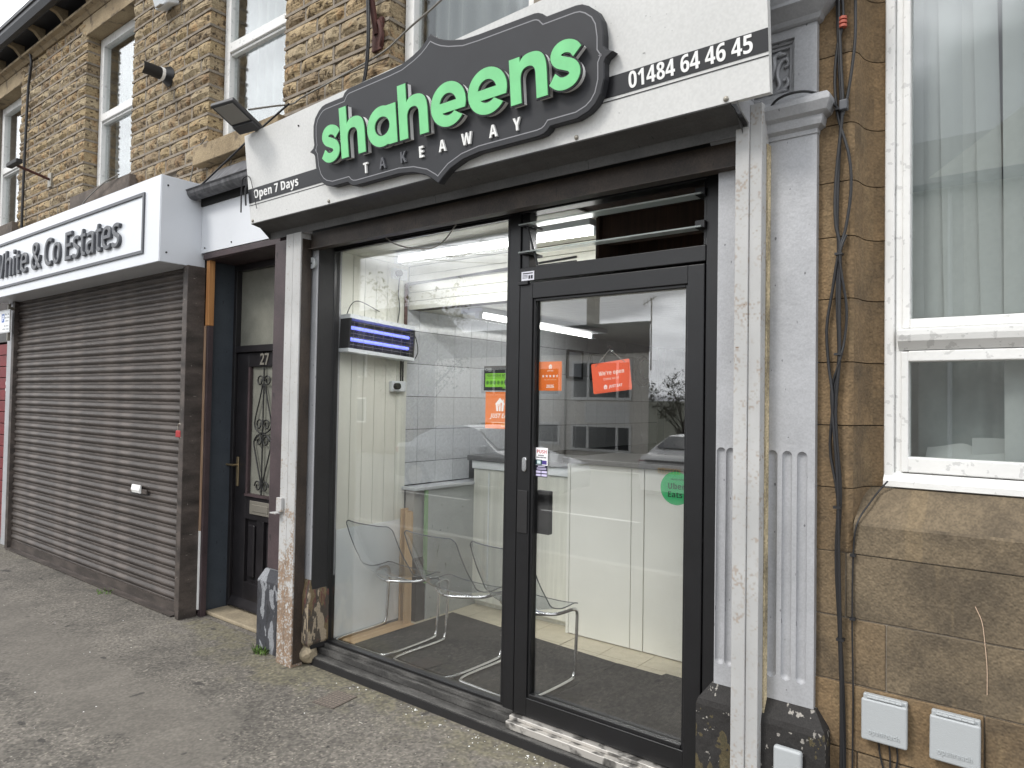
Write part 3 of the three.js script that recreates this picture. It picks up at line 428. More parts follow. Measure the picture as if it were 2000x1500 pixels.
// ---------------------------------------------------------------- takeaway: pilasters, shutter gear, sign
{
  const ev = new Evaluator(); ev.useGroups = false; ev.attributes = ['position', 'normal', 'uv'];
  function fluted(x0, x1, y0, y1, xs, f0, f1) {
    let b = new Brush(new THREE.BoxGeometry(x1 - x0, y1 - y0, 0.2)); b.position.set((x0 + x1) / 2, (y0 + y1) / 2, -0.02); b.updateMatrixWorld();
    for (const x of xs) { const c = new Brush(new THREE.CapsuleGeometry(0.0185, f1 - f0 - 0.037, 5, 14)); c.position.set(x, (f0 + f1) / 2, 0.083); c.updateMatrixWorld(); b = ev.evaluate(b, c, SUBTRACTION); b.updateMatrixWorld(); }
    const g = b.geometry.clone(); g.applyMatrix4(b.matrixWorld); return uvm(g);
  }
  const R = thing('pilaster', 'silver-painted fluted pilaster with carved block on the right of the takeaway', 'pilaster', [-0.88, 0, 0]);
  part(R, 'shaft', fluted(-1.056, -0.695, 0.545, 2.60, [-0.738, -0.790, -0.842, -0.894, -0.946, -0.998, -1.035], 0.62, 1.44), M.silver);
  part(R, 'capital', moulding(-1.056, -0.697, -0.1, 0.081, [[2.575, 0.004], [2.59, 0.006], [2.60, 0.022], [2.615, 0.026], [2.63, 0.028], [2.64, 0.044], [2.67, 0.058], [2.685, 0.058], [2.70, 0.046], [2.70, 0.0]]), M.silver);
  part(R, 'block', [bx(-1.056, -0.955, 2.70, 2.98, -0.1, 0.08), bx(-0.775, -0.697, 2.70, 2.98, -0.1, 0.08), bx(-0.956, -0.774, 2.70, 2.735, -0.1, 0.079), bx(-0.956, -0.774, 2.945, 2.98, -0.1, 0.079), bx(-0.956, -0.774, 2.734, 2.946, -0.1, 0.045)], M.silver);
  part(R, 'panel_frame', [[0.0, 0.066], [0.012, 0.058]].flatMap(([o, z]) => [bx(-0.955 + o, -0.775 - o, 2.735 + o, 2.747 + o, 0.04, z, 0.003), bx(-0.955 + o, -0.775 - o, 2.933 - o, 2.945 - o, 0.04, z, 0.003), bx(-0.955 + o, -0.943 + o, 2.735 + o, 2.945 - o, 0.04, z + 0.001, 0.003), bx(-0.787 - o, -0.775 - o, 2.735 + o, 2.945 - o, 0.04, z + 0.001, 0.003)]), M.silver);
  const carve = []; const cz = 0.049; // acanthus-like scrolls
  for (const s of [-1, 1]) { const X = x => -0.865 + s * x; carve.push(tube([[X(0.004), 2.765, cz], [X(0.03), 2.79, cz + 0.006], [X(0.022), 2.83, cz + 0.008], [X(0.03), 2.87, cz + 0.006], [X(0.052), 2.885, cz + 0.004], [X(0.06), 2.865, cz], [X(0.047), 2.855, cz]], 0.0075, 30, 6), tube([[X(0.012), 2.765, cz], [X(0.042), 2.772, cz + 0.004], [X(0.060), 2.79, cz + 0.004], [X(0.056), 2.812, cz], [X(0.044), 2.806, cz]], 0.008, 24, 6), tube([[X(0.0), 2.83, cz], [X(0.012), 2.865, cz + 0.01], [X(0.01), 2.90, cz + 0.004], [X(0.035), 2.915, cz]], 0.009, 20, 6)); }
  for (const [x, y, a, b] of [[-0.865, 2.85, 0.016, 0.034], [-0.83, 2.905, 0.02, 0.009], [-0.90, 2.905, 0.02, 0.009], [-0.822, 2.77, 0.016, 0.010], [-0.908, 2.77, 0.016, 0.010]]) { const g = new THREE.SphereGeometry(1, 14, 10); g.scale(a, b, 0.014); g.translate(x, y, cz - 0.002); carve.push(g); }
  part(R, 'carving', carve, M.silver);
  part(R, 'cornice', moulding(-1.056, -0.697, -0.1, 0.081, [[2.98, 0.004], [2.985, 0.012], [3.0, 0.02], [3.03, 0.052], [3.038, 0.06], [3.05, 0.06], [3.06, 0.064], [3.085, 0.072], [3.11, 0.092], [3.13, 0.10], [3.15, 0.10], [3.152, 0.108], [3.20, 0.108], [3.24, 0.05]]), M.silver);
  const pl = (x0, x1, m, parent) => part(parent, 'plinth', moulding(x0, x1, -0.1, 0.078, [[0, 0.045], [0.47, 0.045], [0.49, 0.04], [0.545, 0.002], [0.5451, -0.06]]), m);
  pl(-1.062, -0.69, M.plinthR, R);
  const Lp = thing('pilaster', 'narrow silver-painted pilaster left of the takeaway window with a peeling plinth', 'pilaster', [-3.78, 0, 0]);
  part(Lp, 'shaft', [bx(-4.0, -3.645, 0.49, 2.60, -0.1, 0.078), bx(-3.635, -3.562, 0.51, 2.60, -0.1, 0.08, 0.004), bx(-3.645, -3.635, 0.49, 2.60, -0.1, 0.055)], M.silver);
  part(Lp, 'side_board', bx(-3.5615, -3.553, 0.10, 2.56, -0.08, 0.074), M.blackMatt);
  part(Lp, 'brown_facing', bx(-4.003, -3.80, 0.52, 2.60, 0.0785, 0.088, 0.003), M.purple);
  part(Lp, 'plinth', moulding(-4.03, -3.70, -0.1, 0.078, [[0, 0.035], [0.44, 0.035], [0.51, 0.002], [0.5101, -0.05]]), M.plinthL);
  const pp = moulding(-3.665, -3.568, -0.045, 0.081, [[0.12, 0.012], [0.14, 0.022], [0.42, 0.022], [0.47, 0.012], [0.52, -0.005], [0.5201, -0.03]]); part(Lp, 'plinth', pp, M.plinthPeel);
  const rub = new THREE.IcosahedronGeometry(0.055, 2); { const p = rub.attributes.position; for (let i = 0; i < p.count; i++) { const k = 0.8 + 0.5 * fbm(p.getX(i) * 3 + 0.5, p.getY(i) * 3 + p.getZ(i) * 2 + 0.5, 8, 2, 5); p.setXYZ(i, p.getX(i) * k, p.getY(i) * k * 1.15, p.getZ(i) * k); } rub.computeVertexNormals(); rub.translate(-3.605, 0.058, 0.052); }
  part(Lp, 'broken_footing', uvm(rub), M.step);
}
const TH = 0.11, SB = [-2.368, 2.667, 0.30];                    // the sign leans forward at the top
{
  const s = thing('roller_shutter', 'raised roller shutter gear of the takeaway with rusty white guide rails', 'shutter', [-2.3, 0, 0.12]);
  part(s, 'guide_rail', [bx(-3.765, -3.692, 0.0, 2.60, 0.09, 0.168, 0.003), bx(-3.688, -3.612, 0.0, 2.60, 0.09, 0.170, 0.003), bx(-3.692, -3.688, 0.0, 2.6, 0.09, 0.155)], M.postRust);
  part(s, 'guide_channel', [bx(-3.6115, -3.606, 0.02, 2.56, 0.092, 0.160)], M.rail);
  part(s, 'guide_rail', [bx(-0.957, -0.907, 0.0, 2.62, 0.095, 0.168, 0.003)], M.postPaint);
  part(s, 'guide_edge', [bx(-0.9065, -0.862, 0.0, 2.70, 0.085, 0.160, 0.003)], M.postPaint);
  part(s, 'rust_strip', bx(-0.861, -0.855, 0.2, 2.56, 0.0815, 0.112), M.stripRust || (M.stripRust = paint([178, 164, 134], 0.7, 791, 0.85, {})));
  part(s, 'bottom_slat', [bx(-3.60, -0.962, 2.505, 2.60, 0.085, 0.105), bx(-3.60, -0.962, 2.498, 2.504, 0.07, 0.125)], M.rail);
  part(s, 'shutter_box', [bx(-3.62, -0.9, 2.585, 2.66, 0.02, 0.083)], M.dark);
  part(s, 'soffit', prismX(-3.94, -0.93, [[0.298, 2.662], [0.30, 2.667], [0.25, 2.662], [0.17, 2.632], [0.165, 2.592], [0.160, 2.592], [0.160, 2.63], [0.24, 2.652]].slice(0)), M.soffit);
  part(s, 'end_plate', prismX(-0.912, -0.9065, [[0.295, 2.665], [0.30, 2.72], [0.12, 2.72], [0.12, 2.60], [0.16, 2.59], [0.172, 2.63]]), M.silver);
  part(s, 'lock_bracket', [bx(-3.775, -3.72, 0.91, 0.995, 0.168, 0.188, 0.004), bx(-3.80, -3.74, 0.90, 0.906, 0.17, 0.215)], M.postRust);
}
{
  const s = thing('shop_sign', 'white takeaway fascia with black badge, green raised name and black phone-number band', 'sign', SB); s.rotation.x = TH;
  const L = -3.945 + 2.368, R = -0.79 + 2.368, u = x => x + 2.368;
  { const g = ext(poly([[L, 0], [R, 0], [R, 0.635], [L, 0.528]]), 0.03); g.translate(0, 0, -0.03); part(s, 'panel', uvm(g), M.whitePanel, true); }
  { const g = ext(poly([[L + 0.004, 0.0], [R - 0.004, 0], [R - 0.004, 0.02], [L + 0.004, 0.02]]), 0.25); g.translate(0, 0.5, -0.285); part(s, 'back_box', uvm(g), M.soffit, true); }
  part(s, 'band', uvm(ext(poly([[L, 0.121], [R, 0.136], [R, 0.213], [L, 0.205]]), 0.002)), M.vinylBlack, true);
  part(s, 'pin_line', uvm(ext(poly([[L, 0.106], [R, 0.121], [R, 0.124], [L, 0.109]]), 0.002)), M.vinylBlack, true);
  // badge
  const half = [[0.045, 0.604], [0.075, 0.588], [0.12, 0.572], [0.2, 0.552], [0.29, 0.547], [0.59, 0.541], [0.61, 0.537], [0.63, 0.527], [0.645, 0.510], [0.79, 0.508], [0.82, 0.503], [0.85, 0.487], [0.885, 0.457], [0.905, 0.417], [0.911, 0.36], [0.909, 0.318], [0.918, 0.303], [0.95, 0.287], [0.918, 0.270], [0.909, 0.255], [0.906, 0.194], [0.888, 0.14], [0.862, 0.108], [0.83, 0.087], [0.775, 0.071], [0.645, 0.071], [0.632, 0.058], [0.61, 0.047], [0.58, 0.043], [0.26, 0.044], [0.16, 0.032], [0.08, 0.006], [0.03, -0.025]];
  const cx = u(-2.31), out = [[0, 0.634], ...half, [0, -0.048], ...half.slice().reverse().map(([x, y]) => [-x, y])];
  const outline = out.map(([x, y]) => [cx + x, y]);
  const badge = ext(poly(outline), 0.036, 0.004); badge.translate(0, 0, 0.004); part(s, 'badge', uvm(badge), M.charcoal, true);
  // engraved line following the edge
  const inset = (pts, d) => { // pts clockwise
    const n = pts.length, o = []; for (let i = 0; i < n; i++) { const a = pts[(i + n - 1) % n], b = pts[i], c = pts[(i + 1) % n]; let e1 = [b[0] - a[0], b[1] - a[1]], e2 = [c[0] - b[0], c[1] - b[1]]; const l1 = Math.hypot(...e1), l2 = Math.hypot(...e2); e1 = e1.map(v => v / l1); e2 = e2.map(v => v / l2); let nn = [e1[1] + e2[1], -(e1[0] + e2[0])]; const l = Math.hypot(...nn); nn = nn.map(v => v / l); const k = d / Math.max(0.45, Math.abs(nn[0] * e1[1] - nn[1] * e1[0])); o.push([b[0] + nn[0] * k, b[1] + nn[1] * k]); } return o;
  };
  const li = inset(outline, 0.0300), lo = inset(outline, 0.0255), LP = [];
  for (let i = 0; i < lo.length; i++) { const j = (i + 1) % lo.length, z = 0.0446, zb = 0.0436, a = lo[i], b = lo[j], c = li[j], d = li[i]; LP.push(...d, z, ...c, z, ...b, z, ...d, z, ...b, z, ...a, z, ...a, zb, ...a, z, ...b, z, ...a, zb, ...b, z, ...b, zb); }
  const lineG = new THREE.BufferGeometry(); lineG.setAttribute('position', new THREE.Float32BufferAttribute(LP, 3)); lineG.computeVertexNormals(); part(s, 'engraved_line', lineG, M.greyLine, true);
  // the name: geometric letters drawn as outlines; e widens every edge
  const X = 0.190, w = 0.055;
  const glyph = {
    h: (e, A = 0.255, W = 0.188) => { const q = new THREE.Shape(); q.moveTo(-e, -e); q.lineTo(-e, A + e); q.lineTo(w + e, A + e); q.lineTo(w + e, X - 0.026 + e); q.bezierCurveTo(0.068, X - 0.006 + e, 0.085, X + e, W * 0.6, X + e); q.bezierCurveTo(W * 0.9, X + e, W + e, X - 0.03, W + e, X - 0.085); q.lineTo(W + e, -e); q.lineTo(W - w - e, -e); q.lineTo(W - w - e, X - 0.088); q.bezierCurveTo(W - w - e, X - 0.066, W - w - 0.012, X - w + 0.004 - e, W * 0.52, X - w + 0.004 - e); q.bezierCurveTo(w + 0.012, X - w + 0.004 - e, w + e, X - 0.072, w + e, X - 0.1); q.lineTo(w + e, -e); q.closePath(); return q; },
    n: (e) => glyph.h(e, X - 0.003),
    a: (e) => { const q = new THREE.Shape(), rx = 0.104, ry = X / 2 + 0.002, W = 0.205, c = [rx, X / 2]; const sx = W - w - e; q.moveTo(W + e, -e); q.lineTo(W + e, X - 0.004 + e); q.lineTo(sx, X - 0.004 + e); const P = []; for (let i = 0; i <= 30; i++) { const a = (0.24 + 1.52 * i / 30) * Math.PI; P.push([c[0] + (rx + e) * Math.cos(a), c[1] + (ry + e) * Math.sin(a)]); } P.filter(p => p[0] <= sx).forEach(p => q.lineTo(...p)); q.lineTo(sx, -e); q.closePath(); const h = new THREE.Path(); h.absellipse(c[0] + 0.002, c[1], rx - w + 0.004 - e, ry - w + 0.004 - e, 0, Math.PI * 2, true); q.holes.push(h); return q; },
    e: (e) => { const q = new THREE.Shape(), rx = 0.107, ry = X / 2 + 0.003, c = [rx, X / 2], ix = rx - w - e, iy = ry - w + 0.006 - e, b0 = -0.034 - e * 0.4, b1 = 0.010 + e * 0.6; const P = []; const a0 = Math.asin(b0 / ry); for (let i = 0; i <= 44; i++) { const a = a0 + (Math.PI * 1.78 - a0) * i / 44 + e * 0.4; P.push([c[0] + (rx + e) * Math.cos(a), c[1] + (ry + e) * Math.sin(a)]); } P.forEach((p, i) => i ? q.lineTo(...p) : q.moveTo(...p)); for (let i = 0; i <= 24; i++) { const a = Math.PI * 1.74 - (Math.PI * 1.74 - (Math.PI + Math.asin(-b0 / iy > 1 ? 1 : -b0 / iy))) * i / 24; q.lineTo(c[0] + ix * Math.cos(a), c[1] + iy * Math.sin(a)); } q.closePath(); const h = new THREE.Path(); const t0 = Math.asin(Math.min(1, b1 / iy)); for (let i = 0; i <= 20; i++) { const a = t0 + (Math.PI - 2 * t0) * i / 20; const p = [c[0] + ix * Math.cos(a), c[1] + iy * Math.sin(a)]; i ? h.lineTo(...p) : h.moveTo(...p); } h.closePath(); q.holes.push(h); return q; },
    s: (e) => { const cl = new THREE.CatmullRomCurve3([[0.132, 0.132], [0.114, 0.154], [0.077, 0.166], [0.046, 0.158], [0.032, 0.136], [0.044, 0.115], [0.074, 0.100], [0.106, 0.083], [0.118, 0.056], [0.104, 0.034], [0.070, 0.024], [0.040, 0.030], [0.012, 0.052]].map(p => new THREE.Vector3(p[0], p[1], 0))); const A = [], B = []; const n = 44; for (let i = 0; i <= n; i++) { const t = i / n, p = cl.getPoint(t), d = cl.getTangent(t); const hw = 0.0245 + e, ext_ = i === 0 ? -e : i === n ? e : 0; A.push([p.x - d.y * hw + d.x * ext_, p.y + d.x * hw + d.y * ext_]); B.push([p.x + d.y * hw + d.x * ext_, p.y - d.x * hw + d.y * ext_]); } return poly([...A, ...B.reverse()]); },
  };
  const name = [['s', -3.105, 1.02], ['h', -2.947, 1], ['a', -2.739, 1.03], ['h', -2.510, 1.02], ['e', -2.296, 1], ['e', -2.068, 1.02], ['n', -1.833, 1], ['s', -1.632, 1.02]];
  for (const [ch, x, k] of name) {
    const place = g => { g.scale(k, 1, 1); g.translate(u(x), 0.184, 0); return g; };
    const body = place(ext(glyph[ch](0.001), 0.026, 0, 10)); body.translate(0, 0, 0.044); const m = part(s, 'letter', body, M.white, true);
    const bk = place(ext(glyph[ch](0.0062), 0.007, 0, 10)); bk.translate(0, 0, 0.0702); part(m, 'black_edge', bk, M.vinylBlack, true);
    const fc = place(ext(glyph[ch](0), 0.004, 0, 10)); fc.translate(0, 0, 0.0774); part(m, 'green_face', fc, M.green, true);
  }
  const tk = [['T', -2.80], ['A', -2.674], ['K', -2.524], ['E', -2.40], ['A', -2.264], ['W', -2.113], ['A', -1.96], ['Y', -1.829]];
  tk.forEach(([ch, x], i) => { const g = text(ch, 0.053, 0.010, 0.92); const b = g.boundingBox; g.translate(u(x) - (b.max.x + b.min.x) / 2 * 0.92 / 0.92, 0.089, 0.0442); part(s, 'letter', g, i === 1 || i === 2 ? M.greyLineDark || (M.greyLineDark = mat({ color: 0x5a5b60, roughness: 0.5 })) : M.white, true); });
  { const g = text('01484 64 46 45', 0.062, 0.002, 1), b = g.boundingBox, k = 0.478 / (b.max.x - b.min.x); g.scale(k, 1, 1); g.rotateZ(0.004); g.translate(u(-1.322), 0.145, 0.0022); part(s, 'phone_number', g, M.white, true); }
  { const g = text('Open 7 Days', 0.050, 0.002, 1), b = g.boundingBox, k = 0.45 / (b.max.x - b.min.x); g.scale(k, 1, 1); g.rotateZ(0.004); g.translate(u(-3.89), 0.143, 0.0022); part(s, 'opening_days', g, M.white, true); }
  for (const x of [-0.942, -1.568, -3.177, -3.92]) { const g = new THREE.SphereGeometry(0.010, 10, 8); g.scale(1, 1, 0.6); g.translate(u(x), 0.014, 0.002); part(s, 'rivet', g, M.steelOld, true); }
  for (const [x, y] of [[-3.4, 0.47], [-1.9, 0.56]]) { const g = new THREE.SphereGeometry(0.005, 8, 6); g.translate(u(x), y, 0.002); part(s, 'screw', g, M.dark, true); }
}

// ---------------------------------------------------------------- takeaway: black aluminium shopfront
const sf = thing('shopfront', 'black aluminium takeaway shopfront with large fixed pane, glazed door and louvred fanlight', 'shopfront', [-2.35, 0, -0.05]);
const ZB = -0.105, ZF = -0.03;
part(sf, 'jamb', bx(-3.62, -3.566, 0.10, 2.56, ZB, ZF, 0.004), M.black);
part(sf, 'jamb', bx(-1.15, -1.062, 0.06, 2.60, ZB, ZF, 0.004), M.black);
part(sf, 'mullion', bx(-2.168, -2.102, 0.10, 2.56, ZB, ZF, 0.004), M.black);
part(sf, 'head', [bx(-3.566, -1.15, 2.522, 2.60, ZB, ZF, 0.004)], M.black);
part(sf, 'transom', bx(-2.102, -1.15, 2.185, 2.252, ZB, ZF + 0.004, 0.004), M.black);
part(sf, 'sill', [bx(-3.57, -2.102, 0.088, 0.112, ZB, -0.028, 0.004), bx(-3.60, -2.10, 0.05, 0.0875, -0.12, -0.008, 0.003)], M.sillTop);
part(sf, 'sill_rail', [bx(-3.568, -2.17, 0.112, 0.128, -0.09, -0.04, 0.003)], M.black);
part(sf, 'base', [bx(-3.66, -1.06, 0.0, 0.048, -0.14, 0.050, 0.006)], M.sillTop);
part(sf, 'base_edge', bx(-3.655, -1.065, 0.0, 0.040, 0.0505, 0.056), M.blackMatt);
part(sf, 'pane', bx(-3.57, -2.165, 0.124, 2.525, -0.063, -0.057), M.glass);
part(sf, 'glazing_bead', [bx(-3.566, -3.55, 0.128, 2.522, -0.056, -0.032, 0.003), bx(-2.184, -2.168, 0.128, 2.522, -0.056, -0.032, 0.003), bx(-3.55, -2.184, 2.506, 2.522, -0.056, -0.032, 0.003)], M.black);
part(sf, 'threshold', [bx(-2.10, -1.06, 0.05, 0.085, -0.10, 0.03, 0.004), bx(-2.10, -1.06, 0.0852, 0.102, -0.09, 0.002, 0.004)], M.alu);
const door = part(sf, 'door', [bx(-2.095, -2.02, 0.108, 2.175, -0.095, -0.024, 0.004), bx(-1.226, -1.153, 0.108, 2.175, -0.095, -0.024, 0.004), bx(-2.021, -1.225, 2.098, 2.175, -0.094, -0.025, 0.004), bx(-2.021, -1.225, 0.108, 0.196, -0.094, -0.025, 0.004)], M.black);
part(door, 'pane', bx(-2.03, -1.216, 0.186, 2.108, -0.063, -0.057), M.glass);
part(door, 'glazing_bead', [bx(-2.021, -2.008, 0.196, 2.098, -0.056, -0.034, 0.003), bx(-1.238, -1.225, 0.196, 2.098, -0.056, -0.034, 0.003), bx(-2.008, -1.238, 2.085, 2.098, -0.056, -0.034, 0.003), bx(-2.008, -1.238, 0.196, 0.214, -0.056, -0.03, 0.003)], M.black);
part(door, 'lock_cylinder', (() => { const sh = new THREE.Shape(); sh.absarc(0, 0.022, 0.013, 0, Math.PI); sh.absarc(0, -0.022, 0.013, Math.PI, 2 * Math.PI); const g = ext(sh, 0.006, 0.002); g.translate(-2.05, 1.30, -0.024); return g; })(), M.chrome);
part(door, 'push_plate', [bx(-2.088, -2.028, 0.97, 1.175, -0.0238, -0.018, 0.003)], M.blackMatt);
part(door, 'lock_case', bx(-2.04, -1.955, 0.962, 1.17, -0.13, -0.096, 0.004), M.blackMatt);
part(door, 'closer_foot', bx(-2.10, -2.04, 2.166, 2.184, -0.03, -0.01, 0.003), M.black);
// louvred fanlight: two glass blades tilted open on black clips
part(sf, 'louvre_blade', (() => { const g = new THREE.BoxGeometry(0.93, 0.006, 0.15); g.rotateX(0.16); g.translate(-1.625, 2.335, -0.07); return g; })(), M.louvre);
part(sf, 'louvre_blade', (() => { const g = new THREE.BoxGeometry(0.93, 0.006, 0.15); g.rotateX(0.16); g.translate(-1.625, 2.47, -0.07); return g; })(), M.louvre);
for (const [a, b] of [[-2.10, -2.055], [-1.165, -1.151]]) part(sf, 'louvre_frame', bx(a, b, 2.253, 2.521, -0.10, -0.04, 0.003), M.black);
part(sf, 'louvre_clip', [bx(-2.085, -2.04, 2.315, 2.327, -0.13, 0.0), bx(-2.085, -2.04, 2.45, 2.462, -0.13, 0.0), rod([-2.06, 2.47, -0.02], [-1.99, 2.258, -0.02], 0.006), bx(-1.19, -1.15, 2.32, 2.35, -0.13, -0.01), bx(-1.19, -1.15, 2.455, 2.485, -0.13, -0.01)], M.black);
{ const k = thing('alarm_bell', 'small round white alarm disc at the top left of the takeaway window', 'alarm', [-3.6, 2.42, 0.05]); part(k, 'disc', [cylz(-3.598, 2.42, 0.0805, 0.10, 0.034, 24)], M.plasticLight); part(k, 'screw', cylz(-3.598, 2.418, 0.10, 0.104, 0.005, 8), M.dark); }

// notices on the glass (printed film and card, real thickness)
function notice(name, label, x0, x1, y0, y1, z, draw, px, tilt = 0, cat = 'sticker') {
  const cx = (x0 + x1) / 2, cy = (y0 + y1) / 2, w = x1 - x0, h = y1 - y0, o = thing(name, label, cat, [cx, cy, z]);
  part(o, 'film', new THREE.BoxGeometry(w, h, 0.0012), M.white, true);
  const g = new THREE.PlaneGeometry(w * 0.998, h * 0.998); g.translate(0, 0, 0.0012); part(o, 'print', g, mat({ map: canvasTex(px, Math.round(px * h / w), draw), roughness: 0.45 }), true); o.rotation.z = tilt; return o;
}
function houseLogo(c, x, y, s, fg, bg) { // a gabled house with cutlery cut out of it
  c.fillStyle = fg; c.beginPath(); c.moveTo(x, y - s); c.lineTo(x + s * 0.55, y - s * 0.5); c.lineTo(x + s * 0.55, y - s * 0.78); c.lineTo(x + s * 0.72, y - s * 0.70); c.lineTo(x + s * 0.72, y - s * 0.35); c.lineTo(x + s * 0.95, y - s * 0.02); c.lineTo(x + s * 0.78, y + s * 0.05); c.lineTo(x + s * 0.68, y + s); c.lineTo(x - s * 0.68, y + s); c.lineTo(x - s * 0.78, y + s * 0.05); c.lineTo(x - s * 0.95, y - s * 0.02); c.closePath(); c.fill();
  c.fillStyle = bg; c.fillRect(x - s * 0.40, y - s * 0.05, s * 0.10, s * 0.35); c.fillRect(x - s * 0.30, y + s * 0.25, s * 0.14, s * 0.8); c.fillRect(x + s * 0.16, y + s * 0.1, s * 0.16, s * 0.95); c.beginPath(); c.ellipse(x + s * 0.25, y - s * 0.05, s * 0.12, s * 0.26, 0, 0, 7); c.fill(); c.fillRect(x - s * 0.06, y - s * 0.05, s * 0.08, s * 0.35);
}
notice('rating_sticker', 'green and black food hygiene rating sticker showing 5 inside the window', -2.353, -2.1705, 1.655, 1.78, -0.068, (c, w, h) => {
  c.fillStyle = '#17181a'; c.fillRect(0, 0, w, h); c.fillStyle = '#8ed63c'; c.fillRect(w * 0.05, h * 0.30, w * 0.90, h * 0.56); c.fillRect(w * 0.68, h * 0.84, w * 0.27, h * 0.08);
  c.fillStyle = '#1c2a10'; c.font = 'bold ' + h * 0.135 + 'px sans-serif'; c.textAlign = 'center'; c.fillText('FOOD HYGIENE RATING', w * 0.5, h * 0.44, w * 0.82); c.fillRect(w * 0.05, h * 0.485, w * 0.90, h * 0.014);
  for (let i = 0; i < 5; i++) { c.fillStyle = '#5c9a26'; c.beginPath(); c.arc(w * (0.135 + i * 0.13), h * 0.68, h * 0.085, 0, 7); c.fill(); c.fillStyle = '#2c4a12'; c.font = 'bold ' + h * 0.11 + 'px sans-serif'; c.fillText(String(i), w * (0.135 + i * 0.13), h * 0.72); }
  c.fillStyle = '#15161a'; c.beginPath(); c.ellipse(w * 0.82, h * 0.67, h * 0.12, h * 0.15, 0, 0, 7); c.fill(); c.fillStyle = '#fff'; c.font = 'bold ' + h * 0.22 + 'px sans-serif'; c.fillText('5', w * 0.82, h * 0.75); c.fillStyle = '#234'; c.font = 'bold ' + h * 0.06 + 'px sans-serif'; c.fillText('VERY GOOD', w * 0.82, h * 0.905);
  c.strokeStyle = '#e8e8e8'; c.lineWidth = 5; c.beginPath(); c.arc(w * 0.09, h * 0.14, h * 0.055, 0, 7); c.stroke(); c.fillStyle = '#cfd2d2'; for (let i = 0; i < 3; i++) c.fillRect(w * 0.15, h * (0.08 + i * 0.055), w * 0.12, h * 0.025);
}, 448);
notice('delivery_sticker', 'tall orange delivery sticker with white house logo below the rating sticker', -2.340, -2.1705, 1.462, 1.648, -0.068, (c, w, h) => { c.fillStyle = '#f08019'; c.fillRect(0, 0, w, h); houseLogo(c, w * 0.56, h * 0.34, w * 0.20, '#fff', '#f08019'); c.fillStyle = '#fff'; c.font = 'italic bold ' + w * 0.19 + 'px sans-serif'; c.textAlign = 'center'; c.fillText('JUST EAT', w * 0.56, h * 0.71, w * 0.72); c.globalAlpha = 0.8; c.fillRect(w * 0.24, h * 0.82, w * 0.68, h * 0.018); c.globalAlpha = 0.35; c.fillRect(w * 0.62, h * 0.86, w * 0.24, h * 0.08); }, 384);
notice('award_sticker', 'orange star-rating award sticker dated 2026 inside the door glass', -2.005, -1.872, 1.655, 1.795, -0.068, (c, w, h) => { c.fillStyle = '#ee7a1a'; c.fillRect(0, 0, w, h); houseLogo(c, w * 0.5, h * 0.17, w * 0.085, '#fff', '#ee7a1a'); c.fillStyle = '#fff'; c.textAlign = 'center'; c.font = 'italic bold ' + h * 0.06 + 'px sans-serif'; c.fillText('JUST EAT', w * 0.5, h * 0.335); for (let i = 0; i < 5; i++) { c.beginPath(); for (let k = 0; k < 10; k++) { const a = -Math.PI / 2 + k * Math.PI / 5, r = w * (k % 2 ? 0.028 : 0.062), x = w * (0.19 + i * 0.155) + r * Math.cos(a), y = h * 0.5 + r * Math.sin(a); if (i === 4 && x > w * 0.83) { c.lineTo(w * 0.82, y); } else k ? c.lineTo(x, y) : c.moveTo(x, y); } c.closePath(); c.fill(); } c.globalAlpha = 0.75; c.font = h * 0.055 + 'px sans-serif'; c.fillText('Top rated restaurant', w * 0.5, h * 0.64); c.globalAlpha = 1; c.font = 'bold ' + h * 0.15 + 'px sans-serif'; c.fillText('2026', w * 0.5, h * 0.90); }, 320);
notice('push_sticker', 'narrow white PUSH sticker with purple print on the door edge', -2.006, -1.936, 1.243, 1.382, -0.054, (c, w, h) => { c.fillStyle = '#f6f4f6'; c.fillRect(0, 0, w, h); c.fillStyle = '#b3252e'; c.textAlign = 'center'; c.font = 'bold ' + w * 0.34 + 'px sans-serif'; c.fillText('PUSH', w * 0.5, h * 0.19, w * 0.88); c.fillStyle = '#33323c'; for (const [x, y, a] of [[0.2, 0.24, 0.5], [0.08, 0.31, 0.84]]) for (let i = 0; i < 7; i++) c.fillRect(w * (x + a * i / 7), h * y, w * a / 10, h * 0.045); c.fillStyle = '#20434c'; c.fillRect(0, h * 0.41, w * 0.55, h * 0.18); c.fillStyle = '#cfe0e0'; c.fillRect(w * 0.12, h * 0.44, w * 0.3, h * 0.11); c.fillStyle = '#4c3c86'; c.fillRect(w * 0.55, h * 0.43, w * 0.38, h * 0.14); c.fillStyle = '#1c1a30'; c.fillRect(0, h * 0.60, w, h * 0.4); c.fillStyle = '#cfc8e6'; c.fillRect(w * 0.2, h * 0.63, w * 0.6, h * 0.025); c.fillRect(w * 0.1, h * 0.69, w * 0.8, h * 0.02); c.fillRect(w * 0.1, h * 0.73, w * 0.8, h * 0.02); for (const y of [0.79, 0.90]) for (const [x, q] of [[0.04, 0.40], [0.5, 0.46]]) c.fillRect(w * x, h * y, w * q, h * 0.075); }, 192);
